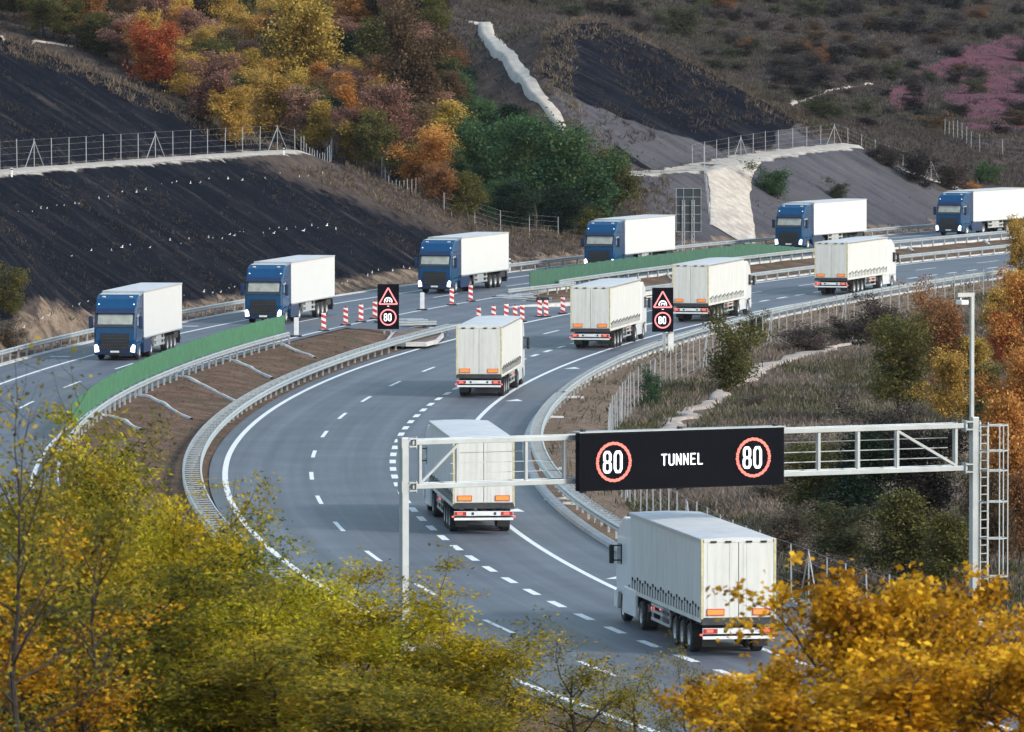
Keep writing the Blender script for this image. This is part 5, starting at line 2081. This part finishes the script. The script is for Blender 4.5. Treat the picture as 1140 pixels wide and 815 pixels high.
o = scatter('verge_scrub', 330000, (-5, 60), (165, 440), k_right, .34, 'weeds', 5, 1.4, 6)
tag(o, 'dry brown weeds covering the ground right of the post fence', 'weeds')


def k_right2(x, y, z, off, u, u1, u2, cut):
    k = Ko(y)
    return np.where(off > Fo(y) - .2, .8 * sstep(.48, .62, vnoise(x / 5, y / 9, 91)), .07 * sstep(.55, .7, vnoise(x / 2, y / 3, 92)) * (off > k + .8))


o = scatter('verge_grass', 200000, (-5, 60), (165, 440), k_right2, .38, 'scrubgreen', 5, 1.3, 7)
tag(o, 'olive green weeds in patches right of the post fence', 'weeds')


def k_med(x, y, z, off, u, u1, u2, cut):
    return np.where((off > BRo(y) + .6) & (off < L1o(y) - 1.6) & ((y < 348) | (y > 402)), .35 * sstep(.45, .65, vnoise(x / 1.5, y / 4, 95)), 0)


def k_med2(x, y, z, off, u, u1, u2, cut):
    return np.where((off > BRo(y) + .5) & (off < L1o(y) - 1.0) & ((y < 348) | (y > 402)), .75, 0)


o = scatter('median_weeds', 90000, (-40, 45), (235, 520), k_med2, .13, 'drygrass', 4, .6, 18)
tag(o, 'dead brown weeds on the earth of the median bank', 'weeds')
o = scatter('median_grass', 60000, (-40, 45), (235, 520), k_med, .16, 'scrubgreen', 4, .9, 8)
tag(o, 'short grass on the earth of the median bank', 'grass')

# ---- foreground: bushes on the slope in front of the camera
FG = []
for i in range(4):
    FG.append(tree_meshes('acacia', 300 + i, 6.5, 2.3, .12, 26, 9, 8, 22, .115, .40, .15, env='up', droop=.5, bark='barkdark'))
FA = [tree_meshes('sparseacacia', 320 + i, 6.5, 2.3, .1, 18, 7, 5, 11, .12, .40, .17, env='up', droop=.5, bark='barkdark', lv=.55) for i in range(2)]
FM = []
for i in range(3):
    FM.append(tree_meshes('maple', 330 + i, 6.0, 2.2, .15, 19, 8, 5, 14, .13, .85, .14, env='round', lv=.75))
FS = [tree_meshes('smallleaf', 350, 6.0, 2.2, .1, 24, 9, 6, 14, .085, .7, .16, env='up', bark='barkdark')]
FT = []
for i in range(2):
    FT.append(tree_meshes('twiggy', 360 + i, 6.5, 1.9, .05, 26, 9, 3, 3, .09, .6, .12, env='up', bark='barkdark', up_bias=.8, tr=.06))
_ = 0


def front(px, pytop, Y, wpx, var, vi, col, label, name, group=None, cat='tree', rot=None):
    x = (px - 570) / F * Y
    top = CAMH - pytop / F * Y
    g = tz(x, Y)
    r = empty(name, (x, Y, g - .2), random.uniform(0, 6.28) if rot is None else rot)
    h0, w0 = var[vi][2], var[vi][3] * 2
    kx = wpx / F * Y / w0
    r.scale = (kx, kx, (top - g + .2) / h0)
    link('trunk', var[vi][0], r)
    c = link('crown', var[vi][1], r)
    c.material_slots[0].link = 'OBJECT'
    c.material_slots[0].material = M['l_' + col]
    tag(r, label, cat, group)


AG = 'yellow green bushes in front of the bend'
front(50, 488, 92, 230, FG, 0, 'fmix', 'olive bush behind the bare twigs at the left edge', 'acacia_bush', AG)
front(135, 492, 96, 220, FG, 1, 'fgreen', 'yellow green bush below the bright green screen', 'acacia_bush', AG)
front(225, 600, 90, 230, FG, 2, 'fgreen', 'yellow green bush below the ladder like guardrail', 'acacia_bush', AG)
front(315, 645, 92, 220, FG, 3, 'fyellow', 'yellowest bush at the left edge line of the bend', 'acacia_bush', AG)
front(400, 650, 95, 210, FG, 0, 'fgreen', 'yellow green bush left of the gantry\'s left post', 'acacia_bush', AG)
front(485, 655, 95, 210, FG, 1, 'fyellow', 'bush hiding the foot of the gantry\'s left post', 'acacia_bush', AG)
front(565, 700, 97, 200, FA, 0, 'fmix', 'thin bush right of the gantry\'s left post', 'acacia_bush', AG)
front(640, 708, 97, 180, FA, 1, 'fmix', 'thin bush below the lane beside the nearest white truck', 'acacia_bush', AG)
front(705, 738, 98, 150, FA, 0, 'fmix', 'low sparse bush left of the golden tree', 'acacia_bush', AG)
front(185, 552, 87, 210, FG, 0, 'fyellow', 'bright yellow bush between the orange corner bush and the bend', 'acacia_bush', AG)
front(255, 612, 86, 210, FG, 3, 'fgreen', 'rounded yellow green bush in front of the white edge line', 'acacia_bush', AG)
front(60, 545, 84, 220, FG, 2, 'fmix', 'olive gold bush under the bare twigs at the left', 'acacia_bush', AG)
front(110, 600, 80, 300, FG, 3, 'fmix', 'dark olive bush low at the bottom left', 'acacia_bush', AG)
front(300, 700, 80, 320, FG, 1, 'fmix', 'dark olive bush low at the bottom, left of centre', 'acacia_bush', AG)
front(440, 750, 82, 240, FG, 2, 'fmix', 'dark olive bush low at the bottom, below the gantry\'s left post', 'acacia_bush', AG)
front(25, 590, 72, 260, FS, 0, 'fgold', 'small orange yellow leaved bush at the bottom left corner', 'maple_bush')
front(765, 722, 90, 80, FA, 1, 'fmix', 'dark green sprig in front of the nearest white truck\'s trailer wheels', 'acacia_bush', AG)
front(20, 400, 70, 230, FT, 0, 'fmix', 'bare dark twigs rising at the left edge', 'bare_bush')
front(100, 520, 72, 240, FT, 1, 'fmix', 'bare twigs with few leaves beside the left edge bush', 'bare_bush')
MG = 'golden maple trees at the bottom right'
front(812, 752, 72, 150, FM, 1, 'fgold', 'low golden maple left of its group, hiding the nearest truck\'s bumper', 'maple_tree', MG)
front(872, 712, 70, 170, FM, 2, 'fgold', 'golden maple right below the nearest white truck', 'maple_tree', MG)
front(955, 640, 68, 260, FM, 0, 'fgold', 'tallest golden maple at the bottom right', 'maple_tree', MG)
front(1030, 648, 70, 230, FM, 1, 'fgold', 'golden maple left of the gantry\'s right post', 'maple_tree', MG)
front(1112, 690, 69, 220, FM, 2, 'fgold', 'golden maple in front of the gantry\'s right post and ladder', 'maple_tree', MG)
front(1010, 722, 64, 330, FM, 2, 'fgold', 'broad golden maple at the very bottom right', 'maple_tree', MG)
front(880, 765, 64, 230, FM, 0, 'fgold', 'lowest golden maple at the bottom, left in its group', 'maple_tree', MG)
front(1140, 720, 64, 220, FM, 1, 'fgold', 'golden maple at the bottom right corner', 'maple_tree', MG)

# ------------------------------------------------------------------ autumn haze over the valley
hz = MB().box(-210, 235, -80, 1340, -9, 75).build('haze')
hm = bpy.data.materials.new('thin_haze')
hm.use_nodes = True
hm.node_tree.nodes.clear()
hv = hm.node_tree.nodes.new('ShaderNodeVolumePrincipled')
hv.inputs['Color'].default_value = (0.80, 0.86, 1.0, 1)
hv.inputs['Density'].default_value = 0.000024
hv.inputs['Anisotropy'].default_value = 0.2
ho = hm.node_tree.nodes.new('ShaderNodeOutputMaterial')
hm.node_tree.links.new(hv.outputs[0], ho.inputs['Volume'])
hz.data.materials.append(hm)
tag(hz, kind='stuff')

# ------------------------------------------------------------------ stretch the survey depths to real metres
def stretch_mesh(me):
    n = len(me.vertices)
    a = np.empty(n * 3, np.float32)
    me.vertices.foreach_get('co', a)
    a[1::3] *= KY
    me.vertices.foreach_set('co', a)
    me.update()


_shared = {_pm.name, _fp.name}
for o in [o for o in COL.objects if o.parent is None]:
    o.location.y *= KY
    if o.type == 'MESH' and o.get('kind') in ('structure', 'stuff'):
        stretch_mesh(o.data)
    elif o.get('category') in ('guardrail', 'glare screen', 'fence'):
        for ch in o.children:
            ch.location.y *= KY
            if ch.data.name not in _shared:
                stretch_mesh(ch.data)

# ------------------------------------------------------------------ light, sky, camera
SUN_EL, SUN_AZ = math.radians(30), math.radians(125)      # azimuth from +Y towards +X
w = bpy.data.worlds.new('World')
SC.world = w
w.use_nodes = True
nt = w.node_tree
nt.nodes.clear()
sky = nt.nodes.new('ShaderNodeTexSky')
sky.sky_type = 'NISHITA'
sky.sun_disc = False
sky.sun_elevation = SUN_EL
sky.sun_rotation = SUN_AZ
sky.air_density = 1.6
sky.dust_density = 0.7
bg = nt.nodes.new('ShaderNodeBackground')
bg.inputs['Strength'].default_value = 0.15
ow = nt.nodes.new('ShaderNodeOutputWorld')
nt.links.new(sky.outputs[0], bg.inputs['Color'])
nt.links.new(bg.outputs[0], ow.inputs['Surface'])

sl = bpy.data.lights.new('sun', 'SUN')
sl.energy = 2.0
sl.angle = math.radians(11)
sl.color = (1.0, 0.965, 0.92)
so = bpy.data.objects.new('sun', sl)
COL.objects.link(so)
S = Vector((math.cos(SUN_EL) * math.sin(SUN_AZ), math.cos(SUN_EL) * math.cos(SUN_AZ), math.sin(SUN_EL)))
so.rotation_euler = S.to_track_quat('Z', 'Y').to_euler()
so.location = (60, -40, 80)

cd = bpy.data.cameras.new('camera')
cd.sensor_fit = 'HORIZONTAL'
cd.sensor_width = 36.0
cd.lens = F * KY / 1140 * 36.0
cd.clip_start = 1.0
cd.clip_end = 3000
cd.dof.use_dof = True
cd.dof.focus_distance = 255 * KY
cd.dof.aperture_fstop = 7.5
co = bpy.data.objects.new('camera', cd)
COL.objects.link(co)
co.location = (0, 0, CAMH)
co.rotation_euler = (math.pi / 2 - math.atan(407.5 / (F * KY)), 0, 0)
SC.camera = co

SC.view_settings.view_transform = 'Standard'
SC.view_settings.look = 'None'
SC.view_settings.exposure = 0.80
SC.view_settings.gamma = 1.0
